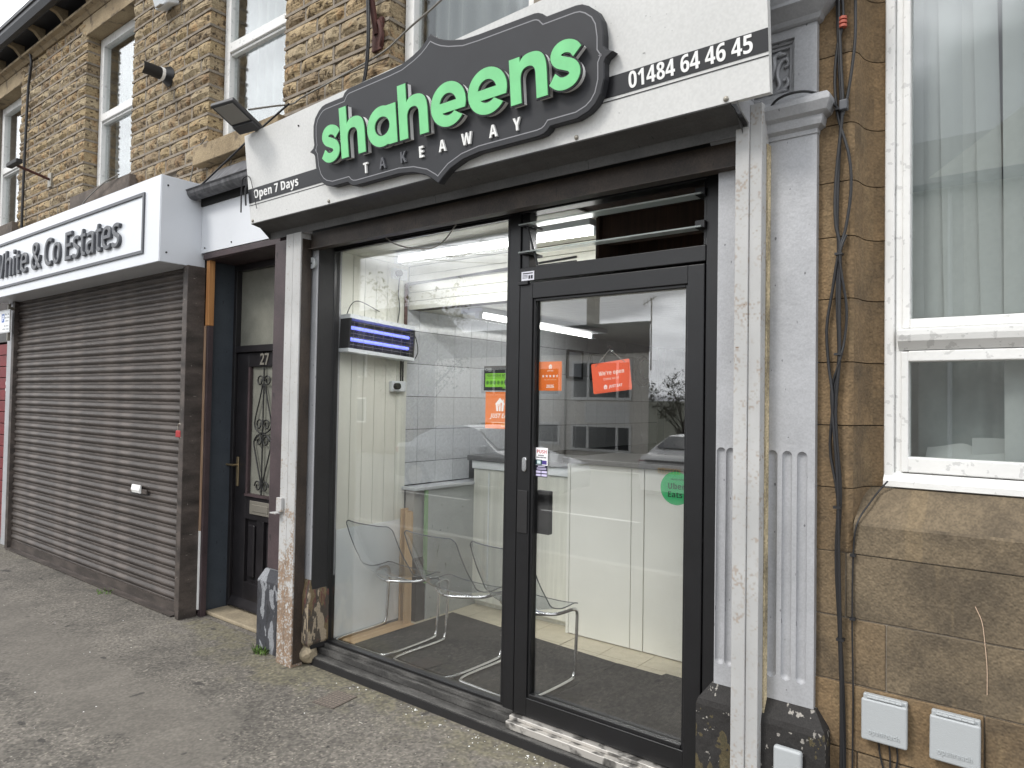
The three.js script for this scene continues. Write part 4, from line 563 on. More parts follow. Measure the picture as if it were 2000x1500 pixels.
notice('maker_label', 'small white maker label on the mullion above the door', -2.088, -2.012, 2.188, 2.232, -0.0245, (c, w, h) => { c.fillStyle = '#e4e4ec'; c.fillRect(0, 0, w, h); c.fillStyle = '#2a2a38'; c.fillRect(w * 0.1, h * 0.16, w * 0.8, h * 0.12); c.fillRect(w * 0.08, h * 0.40, w * 0.42, h * 0.06); c.fillRect(w * 0.08, h * 0.54, w * 0.42, h * 0.06); c.fillRect(w * 0.08, h * 0.68, w * 0.42, h * 0.06); c.fillRect(w * 0.56, h * 0.45, w * 0.14, h * 0.4); c.fillRect(w * 0.74, h * 0.45, w * 0.16, h * 0.4); }, 128, 0, 'label');
{ const o = thing('delivery_disc', 'round green delivery sticker on the right of the door glass', 'sticker', [-1.287, 1.248, -0.067]); const r = 0.070; const c = new THREE.CylinderGeometry(r, r, 0.001, 40); c.rotateX(Math.PI / 2); part(o, 'film', c, M.discEdge || (M.discEdge = mat({ color: 0x2f9a5e })), true); const g = new THREE.CircleGeometry(r * 0.998, 40); g.translate(0, 0, 0.0011); part(o, 'print', g, mat({ roughness: 0.5, map: canvasTex(256, 256, (c, w, h) => { c.fillStyle = '#35a266'; c.fillRect(0, 0, w, h); c.fillStyle = '#0d2417'; c.textAlign = 'left'; c.font = 'bold 18px sans-serif'; c.fillText('ORDER WITH', 84, 66); c.font = 'bold 62px sans-serif'; c.fillText('Uber', 58, 134); c.fillText('Eats', 58, 198); }) }), true); }
{ // hung card on a sucker
  const o = thing('open_sign', "tilted orange We're open card hanging from a sucker inside the door", 'sign', [-1.610, 1.72, -0.075]); o.rotation.z = 0.115;
  const w = 0.198, h = 0.138, sh = new THREE.Shape(), r = 0.008; sh.moveTo(-w / 2 + r, -h / 2); sh.lineTo(w / 2 - r, -h / 2); sh.quadraticCurveTo(w / 2, -h / 2, w / 2, -h / 2 + r); sh.lineTo(w / 2, h / 2 - r); sh.quadraticCurveTo(w / 2, h / 2, w / 2 - r, h / 2); sh.lineTo(-w / 2 + r, h / 2); sh.quadraticCurveTo(-w / 2, h / 2, -w / 2, h / 2 - r); sh.lineTo(-w / 2, -h / 2 + r); sh.quadraticCurveTo(-w / 2, -h / 2, -w / 2 + r, -h / 2);
  part(o, 'card', ext(sh, 0.002).translate(0, 0, -0.002), M.cardOrange || (M.cardOrange = mat({ color: 0xf4693f, roughness: 0.5 })), true);
  const g = new THREE.PlaneGeometry(w * 0.93, h * 0.93); g.translate(0, 0, 0.001); part(o, 'print', g, mat({ roughness: 0.5, map: canvasTex(448, 312, (c, W, H) => { c.fillStyle = '#f4693f'; c.fillRect(0, 0, W, H); c.fillStyle = '#fff3ea'; c.textAlign = 'center'; c.font = 'bold 66px sans-serif'; c.fillText("We're open", W * 0.52, H * 0.42, W * 0.72); c.font = '38px sans-serif'; c.fillText('Come on in', W * 0.5, H * 0.60); houseLogo(c, W * 0.32, H * 0.83, 26, '#fff', '#f4693f'); c.fillStyle = '#fff'; c.font = 'italic bold 42px sans-serif'; c.textAlign = 'left'; c.fillText('JUST EAT', W * 0.42, H * 0.88, W * 0.36); }) }), true);
  const q = (x, y) => { const c = Math.cos(-0.115), s = Math.sin(-0.115); return [x * c - y * s, x * s + y * c]; }; const su = q(-0.004, 0.122);
  part(o, 'cord', [tube([[-0.078, 0.055, 0.001], [(-0.078 + su[0]) / 2, (0.055 + su[1]) / 2, 0.004], [su[0], su[1], 0.006]], 0.0014, 8, 5), tube([[0.078, 0.055, 0.001], [(0.078 + su[0]) / 2, (0.055 + su[1]) / 2, 0.004], [su[0], su[1], 0.006]], 0.0014, 8, 5)], M.cableGrey, true);
  const cup = new THREE.SphereGeometry(0.018, 16, 8, 0, Math.PI * 2, 0, Math.PI / 2); cup.rotateX(-Math.PI / 2); cup.translate(su[0], su[1], 0.010); part(o, 'sucker', cup, M.acrylic, true);
}

// ---------------------------------------------------------------- inside the takeaway
M.backWall = paint([104, 102, 98], 0.2, 795, 0.7, {});
const FY = 0.10, WX = -3.58, BZ = -4.7;
{
  const fl = struct('floor', bx(-3.70, -1.0, -0.04, 0.093, BZ - 0.1, -0.145), M.grout);
  const tg = uvm(new THREE.BoxGeometry(0.267, 0.008, 0.267)); let n = 0;
  for (let i = 0; i < 9; i++) for (let k = 0; k < 5; k++) { const x = -3.49 + i * 0.27 + (i > 3 ? 0.004 : 0), z = -0.32 - k * 0.27; inst(fl, n ? 'tile_' + String(n).padStart(3, '0') : 'tile', tg, M.floorTile, [x + 0.075, 0.0962, z]); n++; }
  const wl = struct('wall_left', [bx(-3.80, WX - 0.012, -0.04, 2.60, BZ - 0.1, -0.11)].pop(), M.grout);
  // tongue-and-groove boards near the window, white board below, tiles farther in
  for (let i = 0; i < 6; i++) part(wl, i ? 'board_' + String(i).padStart(3, '0') : 'board', bx(WX - 0.012, WX, 0.785, 2.522, -0.112 - i * 0.0965 - 0.093, -0.112 - i * 0.0965, 0.002), i < 5 ? M.cream : M.creamOld);
  part(wl, 'white_panel', bx(WX - 0.012, WX + 0.006, 0.115, 0.784, -0.69, -0.112), M.whiteWall);
  part(wl, 'skirting', bx(WX, WX + 0.012, 0.1, 0.118, -0.69, -0.12), M.worktop);
  const tw = uvm(new THREE.BoxGeometry(0.008, 0.2245, 0.1812)); n = 0;
  for (let r = 0; r < 5; r++) for (let k = 0; k < 21; k++) { const z = -0.803 - (k - 0.5) * 0.185; inst(wl, n ? 'tile_' + String(n).padStart(3, '0') : 'tile', tw, M.tile[(r * 7 + k * 3) % 3], [WX - 0.008, 1.168 + 0.114 + r * 0.2283 - (r > 4 ? 0 : 0), z], [1, 1, 1], [rr(-0.003, 0.003), 0, rr(-0.004, 0.004)]); n++; }
  const twTop = uvm(new THREE.BoxGeometry(0.008, 0.0, 0.0)); twTop.dispose();
  const low = uvm(new THREE.BoxGeometry(0.008, 0.152, 0.1825)); for (let k = 0; k < 4; k++) inst(wl, 'tile_' + String(n++).padStart(3, '0'), low, M.tile[k % 3], [WX - 0.008, 1.09, -0.803 - (k - 0.5) * 0.185]);
  struct('wall_back', bx(-3.80, -0.98, -0.04, 2.60, BZ - 0.2, BZ), M.backWall);
  struct('wall_right', bx(-1.10, -0.98, -0.04, 2.60, BZ - 0.1, -0.11), M.backWall);
  // front ceiling boards run along the street, dropped ceiling behind the bulkhead
  const ce = struct('ceiling', bx(-3.80, -0.98, 2.531, 2.60, -0.69, -0.11), M.joist);
  for (let i = 0; i < 6; i++) part(ce, i ? 'board_' + String(i).padStart(3, '0') : 'board', bx(-3.58, -1.83, 2.522, 2.531, -0.69 + i * 0.0965, -0.69 + i * 0.0965 + 0.093, 0.002), M.cream);
  const bh = struct('bulkhead', bx(-3.80, -0.98, 2.225, 2.60, -0.80, -0.702), M.joist);
  for (let i = 0; i < 5; i++) part(bh, i ? 'board_' + String(i).padStart(3, '0') : 'board', bx(-3.58, -1.86, 2.222 + i * 0.06, 2.222 + i * 0.06 + 0.0572, -0.702, -0.692, 0.002), M.cream);
  const c2 = struct('ceiling', bx(-3.80, -0.98, 2.236, 2.40, BZ - 0.1, -0.80), M.joist); c2.name = 'ceiling_001';
  for (let i = 0; i < 38; i++) part(c2, i ? 'board_' + String(i).padStart(3, '0') : 'board', bx(-3.58, -1.10, 2.226, 2.236, -0.80 - i * 0.1025 - 0.099, -0.80 - i * 0.1025, 0.002), M.cream);
  const js = thing('ceiling_joist', 'rough dark brown joists exposed above the door inside the takeaway', 'joist', [-1.45, 2.3, -0.5]);
  part(js, 'joist', bx(-1.83, -1.10, 2.40, 2.53, -0.42, -0.33, 0.006), M.joist); part(js, 'joist', bx(-1.83, -1.10, 2.32, 2.53, -0.69, -0.62, 0.006), M.joist); part(js, 'packing', bx(-1.84, -1.82, 2.28, 2.53, -0.69, -0.30, 0.004), M.joist);
}
function fluorescent(name, label, a, b, along) {
  const o = thing(name, label, 'light', [(a[0] + b[0]) / 2, a[1] + 0.03, (a[2] + b[2]) / 2], 'fluorescent battens inside the takeaway');
  const dx = along === 'x' ? 0 : 0.024, dz = along === 'x' ? 0.024 : 0;
  part(o, 'batten', bx(Math.min(a[0], b[0]) - dx, Math.max(a[0], b[0]) + dx, a[1] + 0.004, a[1] + 0.036, Math.min(a[2], b[2]) - dz, Math.max(a[2], b[2]) + dz, 0.004), M.plastic);
  part(o, 'tube', rod([a[0], a[1] - 0.016, a[2]], [b[0], b[1] - 0.016, b[2]], 0.0145, 14), mat({ color: 0xffffff, emissive: new THREE.Color(1, 1, 0.97), emissiveIntensity: 7 }));
  part(o, 'end_cap', [a, b].map(p => bx(p[0] - 0.02, p[0] + 0.02, p[1] - 0.036, p[1] + 0.006, p[2] - 0.02, p[2] + 0.02, 0.004)), M.plastic);
  const len = Math.hypot(b[0] - a[0], b[2] - a[2]), l = new THREE.RectAreaLight(new THREE.Color(1, 0.995, 0.985), along === 'x' ? 62 : 20, along === 'x' ? len : 0.03, along === 'x' ? 0.03 : len);
  l.position.set((a[0] + b[0]) / 2, a[1] - 0.040, (a[2] + b[2]) / 2); l.rotation.x = -Math.PI / 2; scene.add(l); l.name = name + '_light';
}
fluorescent('fluorescent_light', 'glowing fluorescent batten along the ceiling behind the takeaway window', [-3.27, 2.485, -0.30], [-1.86, 2.485, -0.36], 'x');
fluorescent('fluorescent_light', 'glowing fluorescent batten on the lower ceiling deep inside the takeaway', [-3.08, 2.188, -0.86], [-3.22, 2.188, -2.50], 'z');
{ // counters
  const c = thing('serving_counter', 'white panelled serving counter with dark grey top behind the takeaway door', 'counter', [-1.9, FY, -1.3]);
  for (const [a, b] of [[-2.548, -2.103], [-2.099, -2.016], [-2.010, -1.56], [-1.556, -1.11]]) part(c, 'panel', bx(a, b, 0.106, 1.205, -1.205, -1.187, 0.002), M.cupboard);
  part(c, 'end_panel', bx(-2.572, -2.552, 0.101, 1.205, -1.85, -1.187, 0.002), M.cupboard);
  part(c, 'carcass', bx(-2.55, -1.11, 0.101, 1.2, -1.85, -1.207), M.cupboard);
  part(c, 'worktop', bx(-2.60, -1.105, 1.206, 1.24, -1.90, -1.165, 0.006), M.worktop);
  const l = thing('low_counter', 'scuffed white low counter with grey top beside the tiled wall', 'counter', [-3.0, FY, -1.45]);
  part(l, 'front', bx(-3.45, -2.575, 0.14, 1.10, -1.30, -1.262, 0.003), M.creamOld); part(l, 'upper_rail', [bx(-3.46, -2.574, 1.104, 1.16, -1.30, -1.25, 0.003)], M.whiteWall); part(l, 'body', bx(-3.45, -2.58, 0.101, 1.16, -1.85, -1.301), M.creamOld); part(l, 'worktop', bx(-3.50, -2.574, 1.162, 1.20, -1.88, -1.235, 0.008), M.worktop);
  part(l, 'conduit', rod([-3.30, 0.3, -1.256], [-3.30, 1.08, -1.256], 0.006), M.whiteWall);
  // boxed-in pipework under the tiles
  const b = thing('boxing', 'pale grey boxed-in casing under the tiles with a broken open end', 'casing', [-3.5, FY, -1.0]);
  part(b, 'face', bx(-3.462, -3.45, 0.101, 0.985, -1.38, -0.785, 0.002), paint([166, 170, 168], 0.08, 797, 0.5, {})); part(b, 'top', bx(WX, -3.44, 0.986, 1.008, -1.40, -0.66, 0.003), M.tile[1]); part(b, 'cut_edge', bx(-3.466, -3.444, 0.35, 0.985, -0.784, -0.765), M.cutGreen || (M.cutGreen = mat({ color: 0x86a87c, roughness: 0.7 }))); part(b, 'inner_board', bx(WX, -3.50, 0.35, 0.985, -0.80, -0.70), M.plaster || (M.plaster = mat({ color: lin(0.42, 0.41, 0.38), roughness: 0.9 }))); part(b, 'painted_opening_shade', bx(WX, -3.46, 0.101, 0.52, -0.80, -0.70), M.dark);  // last part: black block, paints the shade inside the broken opening
  const pk = thing('loose_planks', 'three bare timber offcuts leaning by the boxed casing behind the chairs', 'planks', [-3.5, FY, -0.67]);
  part(pk, 'plank', bx(-3.565, -3.55, 0.101, 0.86, -0.70, -0.64), M.plank); part(pk, 'plank', bx(-3.535, -3.48, 0.101, 0.85, -0.665, -0.655), M.plank); part(pk, 'plank', bx(-3.475, -3.467, 0.101, 0.845, -0.665, -0.60), M.plank);
  const mt = thing('door_mat', 'dark charcoal ribbed mat covering the takeaway floor', 'mat', [-2.3, FY, -0.5]);
  part(mt, 'mat', prismY(0.101, 0.108, [[-3.42, -0.15], [-3.41, -1.015], [-2.03, -0.915], [-2.06, -0.15]]), M.mat); part(mt, 'mat', prismY(0.101, 0.109, [[-2.055, -0.15], [-2.025, -0.916], [-1.755, -0.917], [-1.745, -0.955], [-1.11, -0.945], [-1.11, -0.15]]), M.mat);
  part(mt, 'timber_edge', bx(-3.565, -3.425, 0.1008, 0.106, -0.66, -0.15), M.plank);
}
{ // transparent shell chairs on chrome cantilever frames, facing the counter
  function shell() {
    const prof = [[0.0, 0.735], [0.012, 0.70], [0.03, 0.63], [0.052, 0.55], [0.075, 0.485], [0.105, 0.435], [0.15, 0.402], [0.21, 0.388], [0.28, 0.386], [0.35, 0.394], [0.40, 0.40], [0.432, 0.392]];
    const cv = new THREE.CatmullRomCurve3(prof.map(p => new THREE.Vector3(0, p[1], -p[0]))), nu = 30, nv = 14, P = [], idx = [];
    for (let i = 0; i <= nu; i++) { const t = i / nu, p = cv.getPoint(t), tan = cv.getTangent(t), nrm = new THREE.Vector3(0, tan.z, -tan.y); if (nrm.y < 0) nrm.negate(); if (t < 0.3 && nrm.z > 0) nrm.negate(); const w = t < 0.06 ? 0.205 - 0.03 * Math.pow(1 - t / 0.06, 2) : t < 0.5 ? 0.205 + 0.02 * (t / 0.5) : 0.225 - 0.012 * (t - 0.5); const cup = 0.012 + 0.055 * Math.exp(-Math.pow((t - 0.42) / 0.24, 2)); for (let j = 0; j <= nv; j++) { const s = j / nv * 2 - 1, k = cup * Math.pow(Math.abs(s), 2.6); P.push(p.x + s * w, p.y + nrm.y * k, p.z + nrm.z * k); } }
    for (let i = 0; i < nu; i++) for (let j = 0; j < nv; j++) { const a = i * (nv + 1) + j, b = a + 1, c = a + nv + 1, d = c + 1; idx.push(a, b, d, a, d, c); }
    const g = new THREE.BufferGeometry(); g.setAttribute('position', new THREE.Float32BufferAttribute(P, 3)); g.setIndex(idx); g.computeVertexNormals();
    const at = (i, j) => { const o = (i * (nv + 1) + j) * 3; return [P[o], P[o + 1], P[o + 2]]; }, rim = []; for (let j = 0; j <= nv; j++) rim.push(at(0, j)); for (let i = 1; i <= nu; i++) rim.push(at(i, nv)); for (let j = nv - 1; j >= 0; j--) rim.push(at(nu, j)); for (let i = nu - 1; i >= 1; i--) rim.push(at(i, 0));
    const rg = new THREE.TubeGeometry(new THREE.CatmullRomCurve3(rim.map(p => new THREE.Vector3(...p)), true), 120, 0.0032, 5, true); return [g, rg];
  }
  const [sg, rg] = shell(), rimM = new THREE.MeshPhysicalMaterial({ color: lin(0.07, 0.085, 0.11), roughness: 0.15, transmission: 0.2, thickness: 0 });
  const place = [[-3.325, -0.135, 0.02, 'transparent shell chair nearest the white wall in the takeaway window'], [-2.815, -0.135, -0.03, 'middle transparent shell chair in the takeaway window'], [-2.325, -0.15, -0.05, 'transparent shell chair nearest the takeaway door, partly behind the mullion']];
  for (const [x, z, r, label] of place) {
    const o = thing('shell_chair', label, 'chair', [x, 0.109, z], 'transparent chairs in the takeaway window'); o.rotation.y = r;
    const s = part(o, 'shell', sg, M.acrylic, true); part(s, 'rim', rg, rimM, true);
    const L = 0.228, f = []; for (const k of [-1, 1]) f.push(tube([[k * 0.10, 0.372, -0.20], [k * L * 0.86, 0.376, -0.27], [k * L, 0.386, -0.36], [k * L, 0.372, -0.408], [k * L, 0.32, -0.415], [k * L, 0.10, -0.402], [k * L, 0.035, -0.392], [k * L, 0.012, -0.350], [k * L, 0.010, -0.06], [k * (L - 0.02), 0.010, 0.03], [k * (L - 0.06), 0.010, 0.046], [0, 0.010, 0.046]], 0.0095, 60, 8)); f.push(tube([[-0.10, 0.372, -0.20], [0, 0.368, -0.17], [0.10, 0.372, -0.20]], 0.009, 12, 8));
    part(o, 'frame', f, M.chrome, true); part(s, 'seat_bracket', [rod([-0.15, 0.376, -0.24], [0.15, 0.376, -0.24], 0.006)], M.chrome, true);
  }
}
{ // wall things
  const f = thing('fly_killer', 'black electric fly killer with two blue tubes on the left shop wall', 'fly killer', [-3.5, 1.95, -0.37]); f.rotation.x = -0.052;
  part(f, 'back_plate', new THREE.BoxGeometry(0.02, 0.215, 0.55).translate(-0.06, 0.045, 0), M.dark, true); part(f, 'top_rail', new THREE.BoxGeometry(0.11, 0.026, 0.56).translate(-0.02, 0.148, 0), M.plastic, true); part(f, 'bottom_tray', new THREE.BoxGeometry(0.11, 0.022, 0.56).translate(-0.02, -0.062, 0), M.plastic, true);
  for (const z of [-0.272, 0.272]) part(f, 'end_plate', new THREE.BoxGeometry(0.10, 0.19, 0.012).translate(-0.02, 0.043, z), M.dark, true);
  for (const y of [0.083, 0.010]) part(f, 'blue_tube', rod([-0.015, y, -0.26], [-0.015, y, 0.26], 0.011, 12), mat({ color: 0x8890ff, emissive: new THREE.Color(0.16, 0.20, 1), emissiveIntensity: 1.5 }), true);
  const bars = []; for (let i = 0; i < 9; i++) bars.push(rod([0.024, -0.05 + i * 0.0235, -0.268], [0.024, -0.05 + i * 0.0235, 0.268], 0.0012, 4)); for (let i = 0; i < 7; i++) bars.push(rod([0.026, -0.05, -0.24 + i * 0.08], [0.026, 0.135, -0.24 + i * 0.08], 0.0012, 4)); part(f, 'guard', bars, M.steelOld, true);
  const bl = new THREE.RectAreaLight(new THREE.Color(0.16, 0.20, 1), 1.2, 0.5, 0.08); bl.position.set(-3.46, 2.0, -0.37); bl.rotation.y = Math.PI / 2 + Math.PI; bl.name = 'fly_killer_light'; scene.add(bl);
  const so = (y, z, label, plug) => { const o = thing('wall_socket', label, 'socket', [WX, y, z]); part(o, 'plate', bx(WX, WX + 0.03, y - 0.036, y + 0.036, z - 0.065, z + 0.065, 0.006), M.plastic); if (plug) { part(o, 'plug', rod([WX + 0.03, y, z + 0.03], [WX + 0.06, y, z + 0.03], 0.022, 12), M.dark); } return o; };
  so(2.452, -0.585, 'white double wall socket with a black plug near the shop ceiling', true); so(1.69, -0.59, 'white wall socket on the boards below the fly killer', true);
  const cab = thing('wiring', 'dark wires running down the shop wall beside the fly killer', 'cable', [WX, 1.0, -0.6]); part(cab, 'wire', [tube([[WX + 0.05, 2.44, -0.56], [WX + 0.03, 2.33, -0.565], [WX + 0.04, 2.22, -0.57], [WX + 0.03, 2.12, -0.565]], 0.004, 20, 5), tube([[-3.50, 2.06, -0.645], [-3.49, 2.02, -0.68], [-3.49, 1.93, -0.70], [-3.50, 1.87, -0.67], [-3.53, 1.87, -0.64]], 0.0035, 24, 5), rod([WX + 0.006, 1.88, -0.625], [WX + 0.006, 1.72, -0.625], 0.005), rod([WX + 0.006, 1.88, -0.645], [WX + 0.006, 1.72, -0.645], 0.005), tube([[-3.52, 2.10, -0.10], [-3.53, 2.20, -0.16], [-3.54, 2.22, -0.24], [-3.57, 2.18, -0.42]], 0.003, 20, 5), tube([[WX + 0.008, 2.40, -0.66], [-3.3, 2.405, -0.684], [-2.9, 2.41, -0.684], [-2.2, 2.41, -0.684]], 0.006, 24, 5), rod([WX + 0.01, 2.395, -0.684], [-2.2, 2.435, -0.684], 0.006)], M.cable);
  const pipe = thing('pipe', 'brown stained pipe in the corner between boards and tiles', 'pipe', [WX, 1.0, -0.67]); part(pipe, 'pipe', rod([WX + 0.012, 2.08, -0.655], [WX + 0.012, 2.40, -0.655], 0.012), M.rustIron);
  const pf = (z0, z1, y0, y1, label) => { const o = thing('picture_frame', label, 'picture', [WX, y0, (z0 + z1) / 2]); part(o, 'frame', [bx(WX, WX + 0.02, y0, y1, z0, z0 + 0.02), bx(WX, WX + 0.02, y0, y1, z1 - 0.02, z1), bx(WX, WX + 0.02, y0, y0 + 0.02, z0 + 0.02, z1 - 0.02), bx(WX, WX + 0.02, y1 - 0.02, y1, z0 + 0.02, z1 - 0.02)], M.dark); part(o, 'picture', bx(WX, WX + 0.012, y0 + 0.02, y1 - 0.02, z0 + 0.02, z1 - 0.02), M.pict || (M.pict = mat({ color: lin(0.38, 0.40, 0.44), roughness: 0.1 }))); };
  pf(-2.92, -2.66, 1.82, 2.085, 'black-framed certificate on the tiled wall, left of the pair'); pf(-3.32, -3.06, 1.82, 2.075, 'black-framed certificate on the tiled wall, behind the orange card');
  const ck = thing('wall_clock', 'brown wooden wall clock deep inside the takeaway', 'clock', [WX, 1.95, -4.08]); part(ck, 'case', (() => { const g = new THREE.CylinderGeometry(0.165, 0.165, 0.05, 8); g.rotateZ(Math.PI / 2); g.translate(WX + 0.025, 1.95, -4.08); return g; })(), M.joist); part(ck, 'dial', (() => { const g = new THREE.CylinderGeometry(0.095, 0.095, 0.01, 24); g.rotateZ(Math.PI / 2); g.translate(WX + 0.055, 1.97, -4.08); return g; })(), M.white);
}

// ---------------------------------------------------------------- ashlar bay on the right
const bay = thing('ashlar_building', 'smooth brown sandstone building with white window on the right', 'building', [0.3, 0, -0.1]);
{
  const ZA = 0.05, jc = 0.0035, ys = [-0.02, 0.21, 0.432, 0.654, 0.876, 1.098];
  part(bay, 'wall', [bx(-0.70, 2.2, -0.02, 1.098, -0.5, ZA - 0.005), bx(-0.70, -0.53, 1.098, 3.6, -0.5, -0.20), bx(0.86, 2.2, 1.098, 3.6, -0.5, ZA - 0.012), bx(-0.70, 2.2, 3.3, 3.8, -0.52, ZA - 0.013)], M.mortar);
  // jamb stones with a hollow chamfer towards the window
  const arc = []; for (let i = 0; i <= 8; i++) { const a = i / 8 * Math.PI / 2; arc.push([-0.512 - 0.058 * Math.cos(a) * 1, -0.105 + 0.10 * (1 - Math.sin(a))]); }
  const jamb = [[-0.715, -0.22], [-0.715, ZA], [-0.592, ZA], [-0.580, ZA - 0.012], [-0.572, 0.012], ...arc.slice(1), [-0.505, -0.105], [-0.505, -0.22]];
  const jy = [1.098, 1.32, 1.537, 1.758, 1.981, 2.20, 2.395, 2.60, 2.85, 3.07, 3.30];
  for (let i = 0; i + 1 < jy.length; i++) { const g = prismY(jy[i] + jc / 2, jy[i + 1] - jc / 2, jamb.map(([x, z]) => [x, z])); part(bay, i ? 'jamb_stone_' + String(i).padStart(3, '0') : 'jamb_stone', uvm(g, i * 0.31), M.ash[i % 3 === 0 ? 1 : i < 3 ? 1 : 0]); }
  // plain courses below the sill
  const runs = [[-0.715, -0.40, 0.30, 0.95, 1.6, 2.2], [-0.715, -0.56, 0.05, 0.75, 1.4, 2.2], [-0.715, -0.20, 0.55, 1.2, 2.2], [-0.715, -0.474, 0.32, 1.0, 1.7, 2.2], [-0.715, -0.60, 0.14, 0.9, 1.5, 2.2]];
  let n = 0; ys.slice(0, -1).forEach((y, r) => { const a = runs[r]; for (let i = 0; i + 1 < a.length; i++) { const z = ZA + (r < 3 ? 0.006 : 0); part(bay, n ? 'block_' + String(n).padStart(3, '0') : 'block', uvm(bx(a[i] + jc / 2, a[i + 1] - jc / 2, y + jc / 2, ys[r + 1] - jc / 2, -0.1, z, 0.004), n * 0.23), M.ash[r < 3 ? (i ? 4 : 1) : i ? 3 : 2]); n++; } });
  // weathered sill stone
  const sg = prismX(-0.575, 1.2, [[-0.2, 1.10], [ZA + 0.003, 1.10], [ZA + 0.003, 1.198], [ZA - 0.005, 1.206], [-0.085, 1.318], [-0.2, 1.325]]); part(bay, 'window_sill', sg, M.ash[3]);
  for (let i = 0; i < 6; i++) part(bay, 'jamb_stone', uvm(bx(0.862, 1.2, jy[i] + jc / 2, jy[i + 1] - jc / 2, -0.1, ZA, 0.004), i * 0.4), M.ash[i % 3]);
  // window: white painted timber box, upper light, transom, lower light
  const wz = -0.10, W = 0.82, w = part(bay, 'window', [bx(-0.51, -0.478, 1.30, 3.3, -0.17, wz + 0.004, 0.006), bx(-0.478, -0.452, 1.33, 3.3, -0.17, wz - 0.012, 0.005), bx(W, W + 0.05, 1.30, 3.3, -0.17, wz, 0.006), prismX(-0.509, W, [[-0.17, 1.30], [wz + 0.018, 1.325], [wz + 0.018, 1.345], [wz - 0.004, 1.372], [-0.17, 1.375]])], M.upvc);
  part(w, 'transom', [prismX(-0.465, W, [[-0.17, 1.80], [wz - 0.008, 1.805], [wz + 0.02, 1.835], [wz + 0.026, 1.855], [wz + 0.026, 1.872], [wz - 0.006, 1.88], [-0.17, 1.88]])], M.upvc);
  part(w, 'upper_light', [bx(-0.455, -0.43, 1.88, 3.29, -0.165, wz - 0.005, 0.005), bx(-0.431, W, 1.88, 1.914, -0.165, wz - 0.004, 0.005)], M.upvc);
  part(w, 'lower_light', [bx(-0.458, -0.434, 1.376, 1.80, -0.165, wz - 0.003, 0.005), bx(-0.436, W, 1.376, 1.43, -0.165, wz - 0.004, 0.005), bx(-0.436, W, 1.764, 1.802, -0.165, wz - 0.004, 0.005)], M.upvc);
  part(w, 'pane', bx(-0.435, W, 1.91, 3.29, -0.138, -0.133), M.glassDim); part(w, 'pane', bx(-0.44, W, 1.425, 1.768, -0.138, -0.133), M.glassDim);
  { const g = new THREE.PlaneGeometry(W + 0.42, 0.40, 90, 1), p = g.attributes.position; for (let i = 0; i < p.count; i++) p.setZ(i, 0.012 * Math.sin(p.getX(i) * 52 + 1.6 * Math.sin(p.getX(i) * 17))); g.computeVertexNormals(); g.translate(0.19, 1.60, -0.30); part(w, 'net_curtain', g, new THREE.MeshPhysicalMaterial({ color: lin(0.22, 0.25, 0.25), roughness: 1, transmission: 0.3, thickness: 0 })); }
  // the office behind
  part(bay, 'room', [bx(-0.62, -0.515, 1.2, 3.4, -2.2, -0.225), bx(0.9, 1.0, 1.2, 3.4, -2.2, -0.2), bx(-0.7, 1.0, 1.2, 3.4, -2.4, -2.2), bx(-0.7, 1.0, 0.9, 1.30, -2.3, -0.2), bx(-0.7, 1.0, 3.3, 3.5, -2.3, -0.2)], M.office || (M.office = mat({ color: lin(0.36, 0.38, 0.38), roughness: 0.9 })));
  const bl = thing('vertical_blind', 'pale grey-green vertical blind hanging inside the right-hand window', 'blind', [0, 1.4, -0.22]);
  const xs = [-0.425, -0.372, -0.315, -0.262, -0.210, -0.130, -0.045, 0.02, 0.09, 0.16, 0.24, 0.32, 0.40, 0.48, 0.56, 0.64]; xs.forEach((x, i) => { const low = i === 5 ? 0.5 : 0, g = new THREE.BoxGeometry(0.074, 1.42 + low, 0.0012, 5, 1, 1); const p = g.attributes.position; for (let k = 0; k < p.count; k++) { const u = p.getX(k) / 0.037; p.setZ(k, p.getZ(k) + 0.006 * (1 - u * u)); } g.computeVertexNormals(); g.rotateY([0.3, 0.1, 0.25, -0.15, 0.35, 0.12, 0.3][i % 7]); g.rotateZ([0.0, 0.01, 0.018, -0.006, 0.022, 0.004, 0.0][i % 7]); g.translate(x, 2.60 - low / 2, -0.215 - 0.006 * (i % 2)); part(bl, i ? 'slat_' + String(i).padStart(3, '0') : 'slat', g, M.blind); });
  part(bl, 'head_rail', bx(-0.44, 0.8, 3.27, 3.30, -0.24, -0.19), M.plastic);
  const bk = thing('paper_stack', 'pale box of papers on the sill inside the right-hand window', 'papers', [-0.2, 1.40, -0.35]); part(bk, 'box', prismY(1.302, 1.50, [[-0.26, -0.26], [-0.02, -0.30], [0.05, -0.45], [-0.2, -0.5]]), M.blind); part(bk, 'sheet', prismX(-0.40, -0.16, [[-0.24, 1.42], [-0.24, 1.425], [-0.33, 1.49], [-0.33, 1.485]]), M.blind);
}
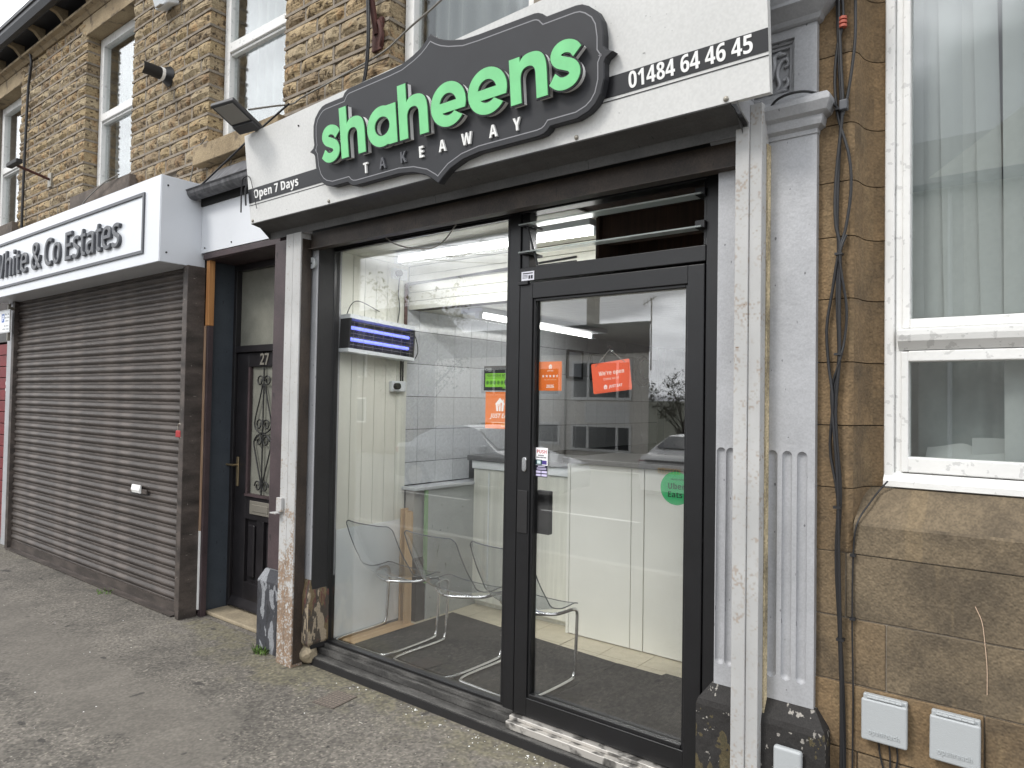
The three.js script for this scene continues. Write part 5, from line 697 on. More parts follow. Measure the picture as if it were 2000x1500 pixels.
// utility boxes
function meterBox(x0, x1, y0, y1, label, tilt) {
  const o = thing('utility_box', label, 'utility box', [(x0 + x1) / 2, (y0 + y1) / 2, 0.056], 'grey plastic boxes low on the stone wall'); o.rotation.z = tilt; const w = (x1 - x0) / 2, h = (y1 - y0) / 2;
  part(o, 'back_plate', new RoundedBoxGeometry(2 * w * 0.96, 2 * h, 0.02, 2, 0.004).translate(0, 0.004, 0.012), M.plasticLight, true); part(o, 'lid', new RoundedBoxGeometry(2 * w, 2 * h * 0.95, 0.018, 3, 0.007).translate(0, -h * 0.04, 0.031), M.plasticLight, true);
  const hg = []; for (let i = 0; i < 6; i++) { const c = new THREE.CylinderGeometry(0.0042 + 0.0008 * (i % 2), 0.0042 + 0.0008 * (i % 2), w * 0.24, 8); c.rotateZ(Math.PI / 2); c.translate(-w * 0.62 + i * w * 0.25, h * 0.985, 0.034); hg.push(c); } for (const i of [0, 3, 6]) hg.push(new THREE.BoxGeometry(0.003, 0.014, 0.004).translate(-w * 0.75 + i * w * 0.25, h * 1.03, 0.034)); part(o, 'hinge', hg, M.plasticLight, true);
  const t = text('openreach', 0.016, 0.0022, 1); const b = t.boundingBox; t.scale(w * 1.35 / (b.max.x - b.min.x), 1, 1); t.translate(-w * 0.68, -h * 0.66, 0.0400); part(o, 'moulded_name', t, M.plasticLight, true);
}
meterBox(-0.540, -0.404, 0.497, 0.640, 'grey hinged utility box on the stone wall, left of the pair', -0.0);
meterBox(-0.342, -0.206, 0.494, 0.640, 'grey hinged utility box on the stone wall, right of the pair', -0.006);
{ const o = thing('blank_plate', 'small plain grey cover plate on the dark pilaster plinth', 'cover plate', [-0.763, 0.34, 0.124]); part(o, 'plate', bx(-0.811, -0.715, 0.27, 0.413, 0.124, 0.150, 0.010), M.plasticLight); }
// cables down the corner
{
  const o = thing('cable_bundle', 'bundle of black cables running down the brown stone beside the pilaster', 'cables', [-0.62, 0, 0.07]); const z = 0.066;
  const c = (pts, r) => part(o, 'cable', tube(pts.map(([x, y, d = 0]) => [x, y, z + d]), r, 70, 6), M.cable);
  c([[-0.636, 3.25], [-0.632, 3.0], [-0.625, 2.80], [-0.618, 2.64], [-0.626, 2.45], [-0.630, 2.25], [-0.624, 2.16], [-0.628, 1.98], [-0.621, 1.77], [-0.638, 1.60], [-0.615, 1.33], [-0.621, 1.06], [-0.611, 0.72], [-0.602, 0.45], [-0.605, 0.0]], 0.0061);
  c([[-0.630, 3.25, 0.004], [-0.627, 3.0, 0.004], [-0.619, 2.80, 0.004], [-0.613, 2.64, 0.006], [-0.633, 2.4, 0.004], [-0.634, 2.25, 0.005], [-0.619, 2.16, 0.005], [-0.620, 1.95, 0.006], [-0.618, 1.77, 0.008], [-0.630, 1.58, 0.006], [-0.618, 1.33, 0.004], [-0.625, 1.06, 0.004], [-0.606, 0.72, 0.004], [-0.598, 0.45], [-0.598, 0.0]], 0.0061);
  c([[-0.577, 3.25], [-0.574, 3.0], [-0.576, 2.86], [-0.596, 2.70], [-0.612, 2.62, 0.006]], 0.0054);
  c([[-0.622, 3.1], [-0.612, 2.96, 0.006], [-0.632, 2.87], [-0.640, 2.75], [-0.628, 2.62, 0.004], [-0.592, 2.48, 0.005], [-0.585, 2.36], [-0.602, 2.22], [-0.622, 2.14, 0.008], [-0.645, 2.0], [-0.662, 1.88], [-0.655, 1.75], [-0.638, 1.62, 0.01], [-0.648, 1.45], [-0.620, 1.28, 0.01], [-0.616, 1.0, 0.01], [-0.606, 0.6, 0.01], [-0.61, 0.0]], 0.0054);
  c([[-0.600, 2.2], [-0.618, 2.12, 0.012], [-0.598, 1.95], [-0.603, 1.84], [-0.619, 1.75, 0.012], [-0.645, 1.66], [-0.637, 1.55, 0.01], [-0.622, 1.35, 0.012], [-0.612, 1.0, 0.014], [-0.602, 0.55, 0.008], [-0.592, 0.1]], 0.0047);
  c([[-0.885, 2.645, 0.03], [-0.82, 2.70, 0.075], [-0.74, 2.712, 0.075], [-0.68, 2.70, 0.04], [-0.64, 2.665, 0.01], [-0.618, 2.635, 0.006]], 0.0047);
  for (const y of [2.13, 1.78, 1.25, 0.8, 2.64]) part(o, 'tie', bx(-0.634 + (y < 1 ? 0.012 : 0), -0.610 + (y < 1 ? 0.012 : 0), y, y + 0.008, 0.058, 0.084), M.cable);
  part(o, 'joint_clip', [bx(-0.622, -0.594, 2.635, 2.672, 0.062, 0.088, 0.005)], M.letterGrey);
  const ins = []; for (let i = 0; i < 3; i++) { const g = new THREE.CylinderGeometry(0.013, 0.013, 0.009, 14); g.translate(-0.612, 2.935 + i * 0.014, z + 0.008); ins.push(g); } part(o, 'insulator', ins, M.terracotta);
  const q = thing('thin_cable', 'thin dark cable clipped along the sill edge and down the stone wall', 'cable', [-0.57, 0, 0.06]);
  part(q, 'cable', tube([[-0.490, 1.345, -0.06], [-0.515, 1.31, -0.05], [-0.535, 1.27, 0.0], [-0.562, 1.205, 0.058], [-0.574, 1.10, 0.058], [-0.576, 0.87, 0.060], [-0.572, 0.65, 0.062], [-0.572, 0.43, 0.064], [-0.575, 0.0, 0.064]], 0.0032, 60, 6), M.cable); for (const y of [1.09, 0.874]) part(q, 'clip', bx(-0.583, -0.566, y, y + 0.009, 0.052, 0.068), M.cable);
  const t = thing('box_tails', 'short black cables dropping from under the left utility box', 'cables', [-0.46, 0.3, 0.06]); for (const [x, e] of [[-0.492, -0.474], [-0.462, -0.458], [-0.440, -0.446]]) part(t, 'cable', tube([[x, 0.5, 0.066], [x + 0.004, 0.45, 0.064], [e, 0.38, 0.064], [e - 0.004, 0.28, 0.064]], 0.003, 20, 5), M.cable);
  const s2 = thing('chalk_scratch', 'pale curved wire line on the stone below the right-hand window', 'wire', [-0.19, 0.8, 0.054]); part(s2, 'wire', tube([[-0.224, 0.985, 0.052], [-0.206, 0.94, 0.0545], [-0.198, 0.87, 0.055], [-0.193, 0.80, 0.0545], [-0.193, 0.72, 0.0525]], 0.0011, 30, 5), mat({ color: lin(0.62, 0.45, 0.33), roughness: 0.7 }));
}

// ---------------------------------------------------------------- lamps, flue, wires on the front
{
  const f = thing('floodlight', 'slim grey floodlight on an arm at the left end of the takeaway sign', 'floodlight', [-3.82, 3.245, 0.485]); f.rotation.set(-0.31, 0.27, 0.2);
  M.flood = mat({ color: lin(0.06, 0.06, 0.064), roughness: 0.5 }); M.lens = mat({ color: lin(0.30, 0.29, 0.27), roughness: 0.3 });
  part(f, 'housing', new RoundedBoxGeometry(0.165, 0.026, 0.25, 2, 0.008), M.flood, true);
  part(f, 'lens', new THREE.BoxGeometry(0.130, 0.004, 0.145).translate(0, -0.0145, 0.035), M.lens, true);
  part(f, 'driver', new RoundedBoxGeometry(0.15, 0.016, 0.07, 2, 0.006).translate(0, -0.018, -0.085), M.flood, true);
  part(f, 'bracket', [rod([0.05, 0.0, -0.12], [0.075, 0.01, -0.165], 0.010), rod([0.075, 0.01, -0.165], [0.135, -0.005, -0.175], 0.010), bx(0.03, 0.07, -0.02, 0.02, -0.14, -0.12, 0.004)], M.flood, true);
  const wz = ZW;
  const v = thing('boiler_flue', 'stubby black boiler flue terminal with white ring on the stone wall', 'flue', [-5.90, 4.27, wz]);
  part(v, 'wall_plate', (() => { const g = new THREE.CylinderGeometry(0.055, 0.085, 0.05, 26); g.rotateX(Math.PI / 2); g.translate(-5.90, 4.27, wz + 0.04); return g; })(), M.black);
  part(v, 'white_ring', cylz(-5.90, 4.27, wz + 0.065, wz + 0.09, 0.053, 24), M.white);
  part(v, 'terminal', [(() => { const g = new THREE.CylinderGeometry(0.05, 0.05, 0.06, 24, 1, true); g.rotateX(Math.PI / 2); g.translate(-5.90, 4.27, wz + 0.12); return g; })(), (() => { const g = new THREE.CylinderGeometry(0.05, 0.05, 0.09, 24, 1, true, 0, Math.PI); g.rotateX(Math.PI / 2); g.translate(-5.90, 4.27, wz + 0.195); return g; })(), cylz(-5.90, 4.27, wz + 0.10, wz + 0.12, 0.049, 24)], M.blackMatt);
  const a = thing('alarm_box', 'grey box-shaped security lamp high on the stone wall at the top edge', 'lamp', [-5.87, 4.85, wz]); part(a, 'case', (() => { const g = new RoundedBoxGeometry(0.20, 0.20, 0.12, 2, 0.015); g.rotateX(0.35); g.translate(-5.87, 4.92, wz + 0.09); return g; })(), M.plastic); part(a, 'lens', (() => { const g = new THREE.BoxGeometry(0.09, 0.006, 0.06); g.rotateX(0.35); g.translate(-5.87, 4.812, wz + 0.115); return g; })(), M.lens);
  const l = thing('sign_lamp', 'thin rusty arm lamp projecting over the estate agent fascia', 'lamp', [-8.45, 3.87, wz]); part(l, 'arm', rod([-8.44, 3.86, wz + 0.02], [-8.43, 3.93, 0.22], 0.014), M.rustIron); part(l, 'wall_plate', bx(-8.49, -8.40, 3.78, 3.93, wz, wz + 0.03, 0.004), M.steelOld); part(l, 'lamp_head', (() => { const g = new RoundedBoxGeometry(0.30, 0.045, 0.06, 2, 0.01); g.rotateZ(0.0); g.translate(-8.43, 3.94, 0.23); return g; })(), M.blackMatt);
  const b = thing('iron_bracket', 'rusty iron bracket with hanging black cables above the takeaway badge', 'bracket', [-3.25, 3.75, wz]);
  part(b, 'arm', tube([[-3.36, 4.25, wz + 0.05], [-3.30, 4.05, wz + 0.06], [-3.28, 3.92, wz + 0.05], [-3.27, 3.80, wz + 0.03]], 0.020, 20, 7), M.rustIron); part(b, 'fixing_plate', bx(-3.31, -3.22, 3.70, 3.90, wz + 0.012, wz + 0.035, 0.006), M.rustIron); part(b, 'lug', tube([[-3.26, 3.88, wz + 0.03], [-3.22, 3.84, wz + 0.05], [-3.20, 3.76, wz + 0.05], [-3.23, 3.72, wz + 0.03]], 0.014, 14, 6), M.rustIron);
  const k = thing('hanging_cables', 'pair of black cables hanging from the iron bracket behind the sign', 'cables', [-3.3, 3.3, wz]); for (const d of [0, 0.014]) part(k, 'cable', tube([[-3.315 + d, 4.3, wz + 0.09], [-3.30 + d, 4.05, wz + 0.09], [-3.295 + d, 3.80, wz + 0.08], [-3.33 + d, 3.62, wz + 0.06], [-3.38 + d, 3.46, wz + 0.05], [-3.40 + d, 3.30, wz + 0.06]], 0.007, 40, 6), M.cable);
  const w = thing('wall_cable', 'thin grey cable strung across the wall behind the takeaway sign', 'cable', [-3, 3.5, 0]); part(w, 'cable', tube([[-3.80, 3.30, 0.42], [-3.9, 3.42, 0.2], [-4.05, 3.56, -0.05], [-4.0, 3.60, wz + 0.04], [-3.6, 3.63, wz + 0.04], [-3.20, 3.66, wz + 0.05], [-2.9, 3.68, 0.0], [-2.5, 3.82, 0.0], [-1.8, 4.2, 0.0]], 0.006, 80, 6), M.cableGrey);
  const w2 = thing('drop_cable', 'dark cable running down the pier beside the far left window', 'cable', [-9.2, 3.4, wz]); part(w2, 'cable', tube([[-9.05, 5.40, wz + 0.06], [-9.02, 5.25, wz + 0.05], [-9.12, 5.0, wz + 0.04], [-9.15, 4.5, wz + 0.04], [-9.17, 4.0, wz + 0.04], [-9.18, 3.45, wz + 0.04]], 0.014, 50, 6), M.cable);
  const w3 = thing('slack_cable', 'black cable sagging from the white fascia box to the takeaway sign', 'cable', [-4.5, 3.1, 0.1]); part(w3, 'cable', tube([[-5.06, 3.14, 0.06], [-4.7, 3.27, 0.05], [-4.3, 3.40, 0.05], [-3.95, 3.50, 0.05]], 0.007, 30, 6), M.cable);
  const w4 = thing('cable_tails', 'loose cut cable ends drooping at the left end of the takeaway sign', 'cable', [-3.95, 2.8, 0.3]); part(w4, 'cable', [tube([[-3.955, 2.96, 0.325], [-3.99, 2.94, 0.335], [-4.01, 2.86, 0.33], [-4.01, 2.74, 0.33]], 0.005, 24, 5), tube([[-3.95, 2.96, 0.335], [-3.90, 2.93, 0.34], [-3.87, 2.86, 0.338], [-3.845, 2.74, 0.325]], 0.0025, 24, 5), tube([[-3.96, 2.95, 0.32], [-3.965, 2.85, 0.33], [-3.955, 2.77, 0.33], [-3.95, 2.88, 0.34]], 0.005, 20, 5)], M.cable);
  const w5 = thing('lamp_cable', 'thin brown cable looping along the stone below the sash window', 'cable', [-5.6, 3.3, wz]); part(w5, 'cable', tube([[-6.62, 3.56, wz + 0.09], [-6.9, 3.52, wz + 0.11], [-7.3, 3.42, wz + 0.11], [-7.55, 3.30, wz + 0.10], [-7.6, 3.18, wz + 0.12]], 0.006, 40, 5), M.cableGrey); part(w5, 'cable', tube([[-5.2, 3.60, wz + 0.05], [-5.35, 3.50, wz + 0.05], [-5.42, 3.32, wz + 0.05], [-5.50, 3.18, wz + 0.05]], 0.005, 30, 5), M.cableGrey);
  const hw = thing('shutter_wire', 'thin wire hanging in a loop below the raised shutter', 'wire', [-2.6, 2.4, 0.05]); part(hw, 'wire', tube([[-2.98, 2.50, 0.06], [-2.90, 2.455, 0.06], [-2.76, 2.415, 0.06], [-2.62, 2.40, 0.06], [-2.53, 2.43, 0.06], [-2.45, 2.50, 0.06]], 0.004, 40, 5), M.cableGrey);
}
// pavement bits
{
  const c = thing('stopcock_cover', 'small rusty square cover set into the pavement below the window', 'cover', [-3.06, 0, 0.275]); c.rotation.y = 0.12; part(c, 'lid', uvm(new THREE.BoxGeometry(0.15, 0.008, 0.18)).translate(0, 0.001, 0), M.cover, true);
  const tuft = (name, label, x, z, n, h, spread, seed) => { const r = mulberry(seed), L = []; for (let i = 0; i < n; i++) { const a = r() * 6.28, d = spread * Math.sqrt(r()), bx0 = x + d * Math.cos(a), bz0 = z + d * Math.sin(a) * 0.6, hh = h * (0.4 + 0.6 * r()), lean = hh * (0.3 + 0.9 * r()), b = r() * 6.28, w = 0.0022 + 0.002 * r(); const g = new THREE.BufferGeometry(), cx = Math.cos(b), cz = Math.sin(b); const p0 = [bx0 - cz * w, 0, bz0 + cx * w], p1 = [bx0 + cz * w, 0, bz0 - cx * w], m0 = [bx0 + cx * lean * 0.4 - cz * w, hh * 0.65, bz0 + cz * lean * 0.4 + cx * w], m1 = [bx0 + cx * lean * 0.4 + cz * w, hh * 0.65, bz0 + cz * lean * 0.4 - cx * w], t = [bx0 + cx * lean, hh, bz0 + cz * lean]; g.setAttribute('position', new THREE.Float32BufferAttribute([...p0, ...p1, ...m1, ...p0, ...m1, ...m0, ...m0, ...m1, ...t], 3)); g.computeVertexNormals(); L.push(g); } const o = thing(name, label, 'weeds', [x, 0, z]); o.userData.kind = 'stuff'; part(o, 'blades', L, M.grass); };
  tuft('grass_tuft', 'bright green grass tuft at the foot of the rusty guide rail', -3.98, 0.13, 110, 0.045, 0.075, 61);
  tuft('moss_tuft', 'sparse weeds along the foot of the closed shutter', -6.13, 0.19, 50, 0.025, 0.10, 62);
  const chips = [], r = mulberry(63); for (let i = 0; i < 100; i++) { const near = r() < 0.8, x = near ? -3.4 + 2.1 * Math.pow(r(), 0.7) : -7 + 6 * r(), z = near ? 0.06 + 0.14 * r() * r() + 0.02 : 0.2 + 1.6 * r(), s = 0.0025 + 0.006 * r() * r(); const g = new THREE.TetrahedronGeometry(s, 0); g.scale(1.3, 0.5, 1); g.rotateY(r() * 6); g.translate(x, 0.001, z); chips.push(g); }
  const o = thing('paint_flakes', 'white paint flakes and grit scattered along the foot of the shopfront', 'litter', [-2.5, 0, 0.1]); o.userData.kind = 'stuff'; part(o, 'flakes', chips, M.white);
}

// ---------------------------------------------------------------- across the street (seen in the glass)
{
  const H = thing('rendered_house', 'grey rendered flat-roofed house across the street, mirrored in the door glass', 'building', [-22, groundY(28), 30]); const z = 28, g0 = groundY(28) - 0.6;
  const render = paint([222, 217, 208], 0.12, 801, 0.9, {}), brickD = paint([120, 114, 110], 0.25, 803, 0.9, {}), foot = (o) => [[-30.1 - o, z - o], [-15.8 + o, z - o], [-20.3, z + 7], [-30.1 - o, z + 7]];
  part(H, 'wall', prismY(g0, 4.1, foot(0)), render); part(H, 'upper_wall', prismY(4.1, 5.45, foot(0.07)), brickD); part(H, 'coping', prismY(5.45, 5.6, foot(0.13)), M.slate);
  const win = (x0, x1, y0, y1, mull) => { const w = part(H, 'window', [bx(x0, x1, y0, y0 + 0.14, z - 0.06, z + 0.02), bx(x0, x1, y1 - 0.12, y1, z - 0.06, z + 0.02), ...[x0, ...mull, x1 - 0.12].map(x => bx(x, x + 0.12, y0, y1, z - 0.065, z + 0.02))], M.upvc); part(w, 'pane', bx(x0, x1, y0, y1, z - 0.02, z - 0.01), M.winDark || (M.winDark = mat({ color: lin(0.03, 0.033, 0.035), roughness: 0.08 }))); };
  win(-20.2, -16.7, -0.85, 0.52, [-19.25, -17.55]); win(-20.2, -16.7, 1.75, 3.75, [-19.25, -17.55]); win(-22.4, -20.9, -0.62, 0.56, []); win(-22.4, -20.9, 1.9, 3.5, []); win(-26.5, -24.5, -0.7, 0.5, [-25.5]); win(-26.5, -24.5, 1.9, 3.5, [-25.5]);
  const clad = []; for (let i = 0; i < 7; i++) part(H, 'cladding_board', bx(-19.4, -16.8, 0.6 + i * 0.15, 0.6 + i * 0.15 + 0.135, z - 0.05, z), M.upvc);
  part(H, 'rain_pipe', rod([-20.55, g0, z - 0.08], [-20.55, 4.1, z - 0.08], 0.06), M.steelOld); part(H, 'chimney', bx(-20.0, -19.5, 5.6, 7.5, z + 1, z + 1.5), brickD);
  const an = thing('tv_antenna', 'thin television antenna mast beside the house across the street', 'antenna', [-15.65, 3, 27.8]); part(an, 'mast', rod([-15.65, 3.2, 27.9], [-15.65, 6.7, 27.9], 0.035), M.steelOld); part(an, 'boom', [rod([-16.1, 6.4, 27.9], [-15.4, 6.75, 27.9], 0.02), ...[0, 1, 2, 3].map(i => rod([-16.0 + i * 0.16, 6.30 + i * 0.08, 27.9], [-16.05 + i * 0.16, 6.62 + i * 0.08, 27.9], 0.012))], M.steelOld);
  // white gable mirrored in the bay window
  const W = thing('white_house', 'white rendered gabled house across the street, mirrored in the bay window', 'building', [1.5, groundY(17), 20]); const wr = paint([206, 204, 196], 0.16, 811, 0.9, {}), wy = groundY(17) - 0.4, zz = 17;
  part(W, 'wall', bx(-3.1, 6.0, wy, 7.0, zz, zz + 7), wr); part(W, 'gable', (() => { const g = ext(poly([[-3.1, 7], [6.0, 7], [1.45, 10.2]]), 0.3); g.translate(0, 0, zz); return g; })(), wr); part(W, 'roof', [prismX(-3.5, 6.4, [[zz - 0.4, 6.9], [zz - 0.4, 7.06], [zz + 3.5, 9.4], [zz + 7.4, 7.06], [zz + 7.4, 6.9], [zz + 3.5, 9.2]])], M.slate);
  for (const [x, y] of [[0.2, 4.2], [3.2, 4.2], [0.2, 1.2], [3.2, 1.2]]) { const w = part(W, 'window', [bx(x, x + 1.2, y, y + 0.08, zz - 0.05, zz), bx(x, x + 1.2, y + 1.32, y + 1.4, zz - 0.05, zz), bx(x, x + 0.08, y, y + 1.4, zz - 0.055, zz), bx(x + 1.12, x + 1.2, y, y + 1.4, zz - 0.055, zz)], M.upvc); part(w, 'pane', bx(x, x + 1.2, y, y + 1.4, zz - 0.02, zz - 0.01), M.winDark); } part(W, 'rain_pipe', rod([-2.2, wy, zz - 0.07], [-2.2, 7, zz - 0.07], 0.05), M.upvc);
  // another pale house for the left pane
  const K = thing('brick_house', 'dark stone house across the street, mirrored in the left of the shop window', 'building', [-34, groundY(24), 27]); const kb = paint([116, 104, 90], 0.35, 821, 0.95, {}); part(K, 'wall', bx(-42, -31, groundY(24) - 0.6, 5.2, 25, 32), kb); part(K, 'roof', prismX(-42.3, -30.7, [[24.6, 5.1], [24.6, 5.25], [28.5, 7.6], [32.4, 5.25], [32.4, 5.1]]), M.slate); for (const x of [-40, -37, -34]) for (const y of [0.2, 2.9]) { const w = part(K, 'window', [bx(x, x + 1.2, y, y + 0.1, 24.93, 25), bx(x, x + 1.2, y + 1.4, y + 1.5, 24.93, 25), bx(x, x + 0.1, y, y + 1.5, 24.925, 25), bx(x + 1.1, x + 1.2, y, y + 1.5, 24.925, 25)], M.upvc); part(w, 'pane', bx(x, x + 1.2, y, y + 1.5, 24.97, 24.99), M.winDark); }
  // overhead wires fanning from a pole
  const pole = thing('telegraph_pole', 'wooden telegraph pole across the street with fanned wires', 'pole', [-11.3, groundY(24), 24]); part(pole, 'pole', rod([-11.3, groundY(24) - 0.5, 24], [-11.3, 8.6, 24], 0.13, 10, 0.10), M.joist); const ws = []; for (let i = 0; i < 7; i++) ws.push(tube([[-11.3, 8.4, 24], [-14 - i * 0.5, 7.4 + 0.1 * i, 22 - i], [-18 - i * 1.6, 7.0 + 0.4 * i, 18 - i * 1.3], [-24 - i * 2.4, 7.4 + 0.7 * i, 12 - i * 2]], 0.012, 24, 4)); part(pole, 'wire', ws, M.cable);
}
// trees across the street: trunk, limbs, leaf sprays
function tree(name, label, x, z, h, crown, seed, leafC, density) {
  const r = mulberry(seed), gy = groundY(z) - 0.3, o = thing(name, label, 'tree', [x, gy, z], 'trees beyond the houses across the street'), limbs = [rod([x, gy, z], [x, gy + h * 0.55, z], h * 0.022, 8, h * 0.012)], tips = [];
  for (let i = 0; i < 22; i++) { const a = r() * 6.28, y0 = gy + h * (0.28 + 0.3 * r()), y1 = y0 + h * (0.18 + 0.3 * r()), d = crown * (0.35 + 0.65 * r()); const e = [x + d * Math.cos(a), y1, z + d * Math.sin(a)]; limbs.push(rod([x, y0, z], e, h * 0.006, 5, h * 0.002)); tips.push(e); for (let k = 0; k < 3; k++) { const t = [e[0] + (r() - 0.5) * crown * 0.6, e[1] + r() * h * 0.12, e[2] + (r() - 0.5) * crown * 0.6]; limbs.push(rod(e, t, h * 0.002, 4, h * 0.0008)); tips.push(t); } }
  part(o, 'trunk', limbs, M.bark || (M.bark = mat({ color: lin(0.055, 0.045, 0.036), roughness: 0.95 })));
  const P = []; for (const t of tips) for (let k = 0; k < density; k++) { const s = 0.06 + 0.10 * r(), c = [t[0] + (r() - 0.5) * crown * 0.42, t[1] + (r() - 0.5) * crown * 0.34, t[2] + (r() - 0.5) * crown * 0.42]; const v = () => [(r() - 0.5) * 2 * s, (r() - 0.5) * 2 * s, (r() - 0.5) * 2 * s]; const a = v(), b = v(); P.push(c[0], c[1], c[2], c[0] + a[0], c[1] + a[1], c[2] + a[2], c[0] + b[0], c[1] + b[1], c[2] + b[2]); }
  const g = new THREE.BufferGeometry(); g.setAttribute('position', new THREE.Float32BufferAttribute(P, 3)); g.computeVertexNormals(); part(o, 'crown', g, new THREE.MeshPhysicalMaterial({ color: leafC, roughness: 0.95, transmission: 0.3, thickness: 0 }));
}
tree('bare_tree', 'thin-leaved tree right of the grey house, mirrored at the door edge', -17.2, 35, 5.2, 2.0, 71, lin(0.06, 0.06, 0.042), 26);
tree('conifer', 'dense dark evergreen mirrored at the right edge of the door', -13.6, 34, 5.0, 1.5, 72, lin(0.035, 0.05, 0.03), 60);
tree('street_tree', 'leafy tree mirrored over the fly killer in the shop window', -20.5, 16.5, 6.4, 2.2, 73, lin(0.12, 0.12, 0.06), 34);
tree('street_tree', 'small leafy tree mirrored beside the window mullion', -24.5, 21, 6.0, 2.0, 74, lin(0.10, 0.11, 0.05), 30);

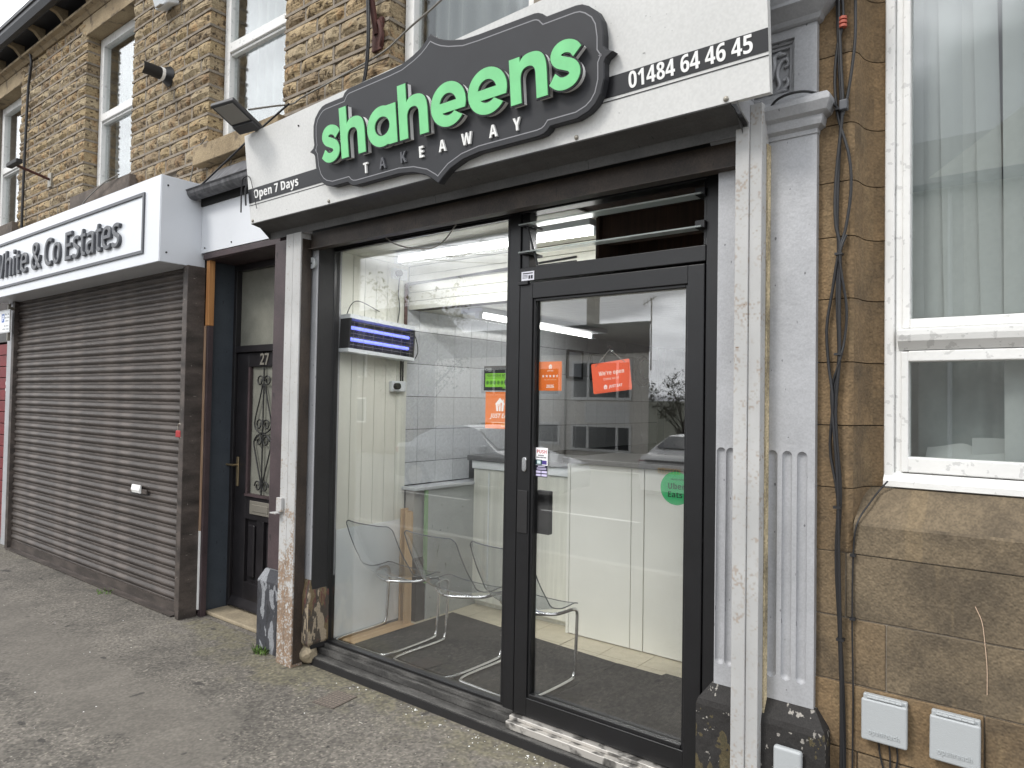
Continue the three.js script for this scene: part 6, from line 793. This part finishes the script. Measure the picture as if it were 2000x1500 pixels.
// parked cars
function car(label, x, z, turn, plate) {
  const y = groundY(z), o = thing('parked_car', label, 'car', [x, y, z], 'cars parked in the street'); o.rotation.y = turn;
  const body = !plate ? new THREE.MeshPhysicalMaterial({ color: lin(0.20, 0.21, 0.22), roughness: 0.35, metalness: 0.4, clearcoat: 1, clearcoatRoughness: 0.05 }) : M.carWhite || (M.carWhite = new THREE.MeshPhysicalMaterial({ color: lin(0.72, 0.72, 0.71), roughness: 0.35, clearcoat: 1, clearcoatRoughness: 0.05 })), gl = M.winDark, tail = M.tail || (M.tail = mat({ color: lin(0.25, 0.012, 0.015), roughness: 0.15 }));
  // side profile, nose towards -x, tail towards +x; widths taper in plan
  const prof = [[-2.15, 0.30], [-2.18, 0.55], [-2.05, 0.70], [-1.25, 0.86], [-0.95, 0.93], [-0.2, 1.38], [0.2, 1.44], [0.85, 1.42], [1.45, 1.16], [1.60, 1.02], [2.05, 0.98], [2.14, 0.80], [2.12, 0.42], [2.02, 0.28]];
  const wid = (yy, xx) => (0.87 - 0.26 * sstep(0.88, 1.46, yy) - 0.06 * sstep(0.55, 0.22, yy)) * (1 - 0.14 * Math.pow(Math.abs(xx) / 2.15, 4));
  const P = [], q = (a, b, c, d) => P.push(...a, ...b, ...c, ...a, ...c, ...d), cols = 40, rows = 8, top = xx => { for (let i = 1; i < prof.length - 2; i++) if (xx >= prof[i][0] && xx <= prof[i + 1][0]) return mix(prof[i][1], prof[i + 1][1], (xx - prof[i][0]) / (prof[i + 1][0] - prof[i][0])); return xx < 0 ? 0.5 : 0.8; };
  const pt = (i, k, s) => { const xx = -2.16 + 4.28 * i / cols, t = top(xx), yy = mix(0.24, t, k / rows); return [xx, yy, s * wid(yy, xx)]; };
  for (let i = 0; i < cols; i++) { for (const s of [-1, 1]) for (let k = 0; k < rows; k++) s > 0 ? q(pt(i, k, s), pt(i + 1, k, s), pt(i + 1, k + 1, s), pt(i, k + 1, s)) : q(pt(i + 1, k, s), pt(i, k, s), pt(i, k + 1, s), pt(i + 1, k + 1, s)); q(pt(i, rows, 1), pt(i + 1, rows, 1), pt(i + 1, rows, -1), pt(i, rows, -1)); }
  for (let k = 0; k < rows; k++) { q(pt(0, k, -1), pt(0, k, 1), pt(0, k + 1, 1), pt(0, k + 1, -1)); q(pt(cols, k, 1), pt(cols, k, -1), pt(cols, k + 1, -1), pt(cols, k + 1, 1)); }
  const g = new THREE.BufferGeometry(); g.setAttribute('position', new THREE.Float32BufferAttribute(P, 3)); g.computeVertexNormals(); part(o, 'body', uvm(g), body, true);
  const quad = (pts) => { const b = new THREE.BufferGeometry(); const v = [pts[0], pts[1], pts[2], pts[0], pts[2], pts[3]].flat(); b.setAttribute('position', new THREE.Float32BufferAttribute(v, 3)); b.computeVertexNormals(); return b; };
  part(o, 'rear_window', quad([[0.92, 1.405, -0.58], [1.50, 1.155, -0.66], [1.50, 1.155, 0.66], [0.92, 1.405, 0.58]].map(p => [p[0] + 0.01, p[1] + 0.008, p[2]])), gl, true); part(o, 'windscreen', quad([[-0.88, 0.985, -0.74], [-0.24, 1.365, -0.60], [-0.24, 1.365, 0.60], [-0.88, 0.985, 0.74]].map(p => [p[0] - 0.01, p[1] + 0.012, p[2]])), gl, true);
  for (const s of [-1, 1]) { part(o, 'side_window', ext(poly([[-0.72, 0.98], [-0.15, 1.33], [0.30, 1.37], [0.85, 1.34], [1.28, 1.10], [1.1, 0.98]]), 0.01).applyMatrix4(new THREE.Matrix4().makeRotationX(-s * 0.42)).translate(0, 0.02, s * 0.58).translate(0, 0.10, s * -0.16 + (s > 0 ? 0.335 : -0.345)), gl, true); part(o, 'tail_light', new RoundedBoxGeometry(0.10, 0.13, 0.34, 2, 0.02).translate(2.04, 0.84, s * 0.62), tail, true); part(o, 'head_light', new RoundedBoxGeometry(0.12, 0.12, 0.34, 2, 0.02).translate(-2.02, 0.66, s * 0.58), M.chrome, true); for (const xx of [-1.35, 1.32]) { const w = new THREE.CylinderGeometry(0.32, 0.32, 0.2, 24); w.rotateX(Math.PI / 2); w.translate(xx, 0.32, s * 0.78); const t = part(o, 'wheel', w, M.tyre || (M.tyre = mat({ color: lin(0.02, 0.02, 0.02), roughness: 0.8 })), true); const rm = new THREE.CylinderGeometry(0.21, 0.21, 0.02, 20); rm.rotateX(Math.PI / 2); rm.translate(xx, 0.32, s * 0.885); part(t, 'rim', rm, M.steelOld, true); } }
  part(o, 'boot_trim', new THREE.BoxGeometry(0.03, 0.05, 1.2).translate(2.135, 0.90, 0), M.black, true); part(o, 'rear_plate', new THREE.BoxGeometry(0.012, 0.115, 0.53).translate(2.150, 0.70, 0), M.plateY || (M.plateY = mat({ color: 0xd8a83a, roughness: 0.5 })), true); const ch = []; for (let i = 0; i < 7; i++) ch.push(new THREE.BoxGeometry(0.004, 0.075, 0.04).translate(2.158, 0.70, -0.21 + i * 0.07)); part(o, 'plate_marks', ch, M.dark, true); part(o, 'mirror', [new RoundedBoxGeometry(0.12, 0.12, 0.18, 2, 0.03).translate(-0.62, 1.0, 0.93), new RoundedBoxGeometry(0.12, 0.12, 0.18, 2, 0.03).translate(-0.62, 1.0, -0.93)], body, true);
}
car('white saloon seen from behind across the street, mirrored at the door edge', -6.85, 13.7, Math.PI / 2, true);
car('silver saloon parked along the far lane, mirrored in the shop window', -9.9, 9.0, Math.PI, false);

scene.updateMatrixWorld(true);
renderer.render(scene, camera);
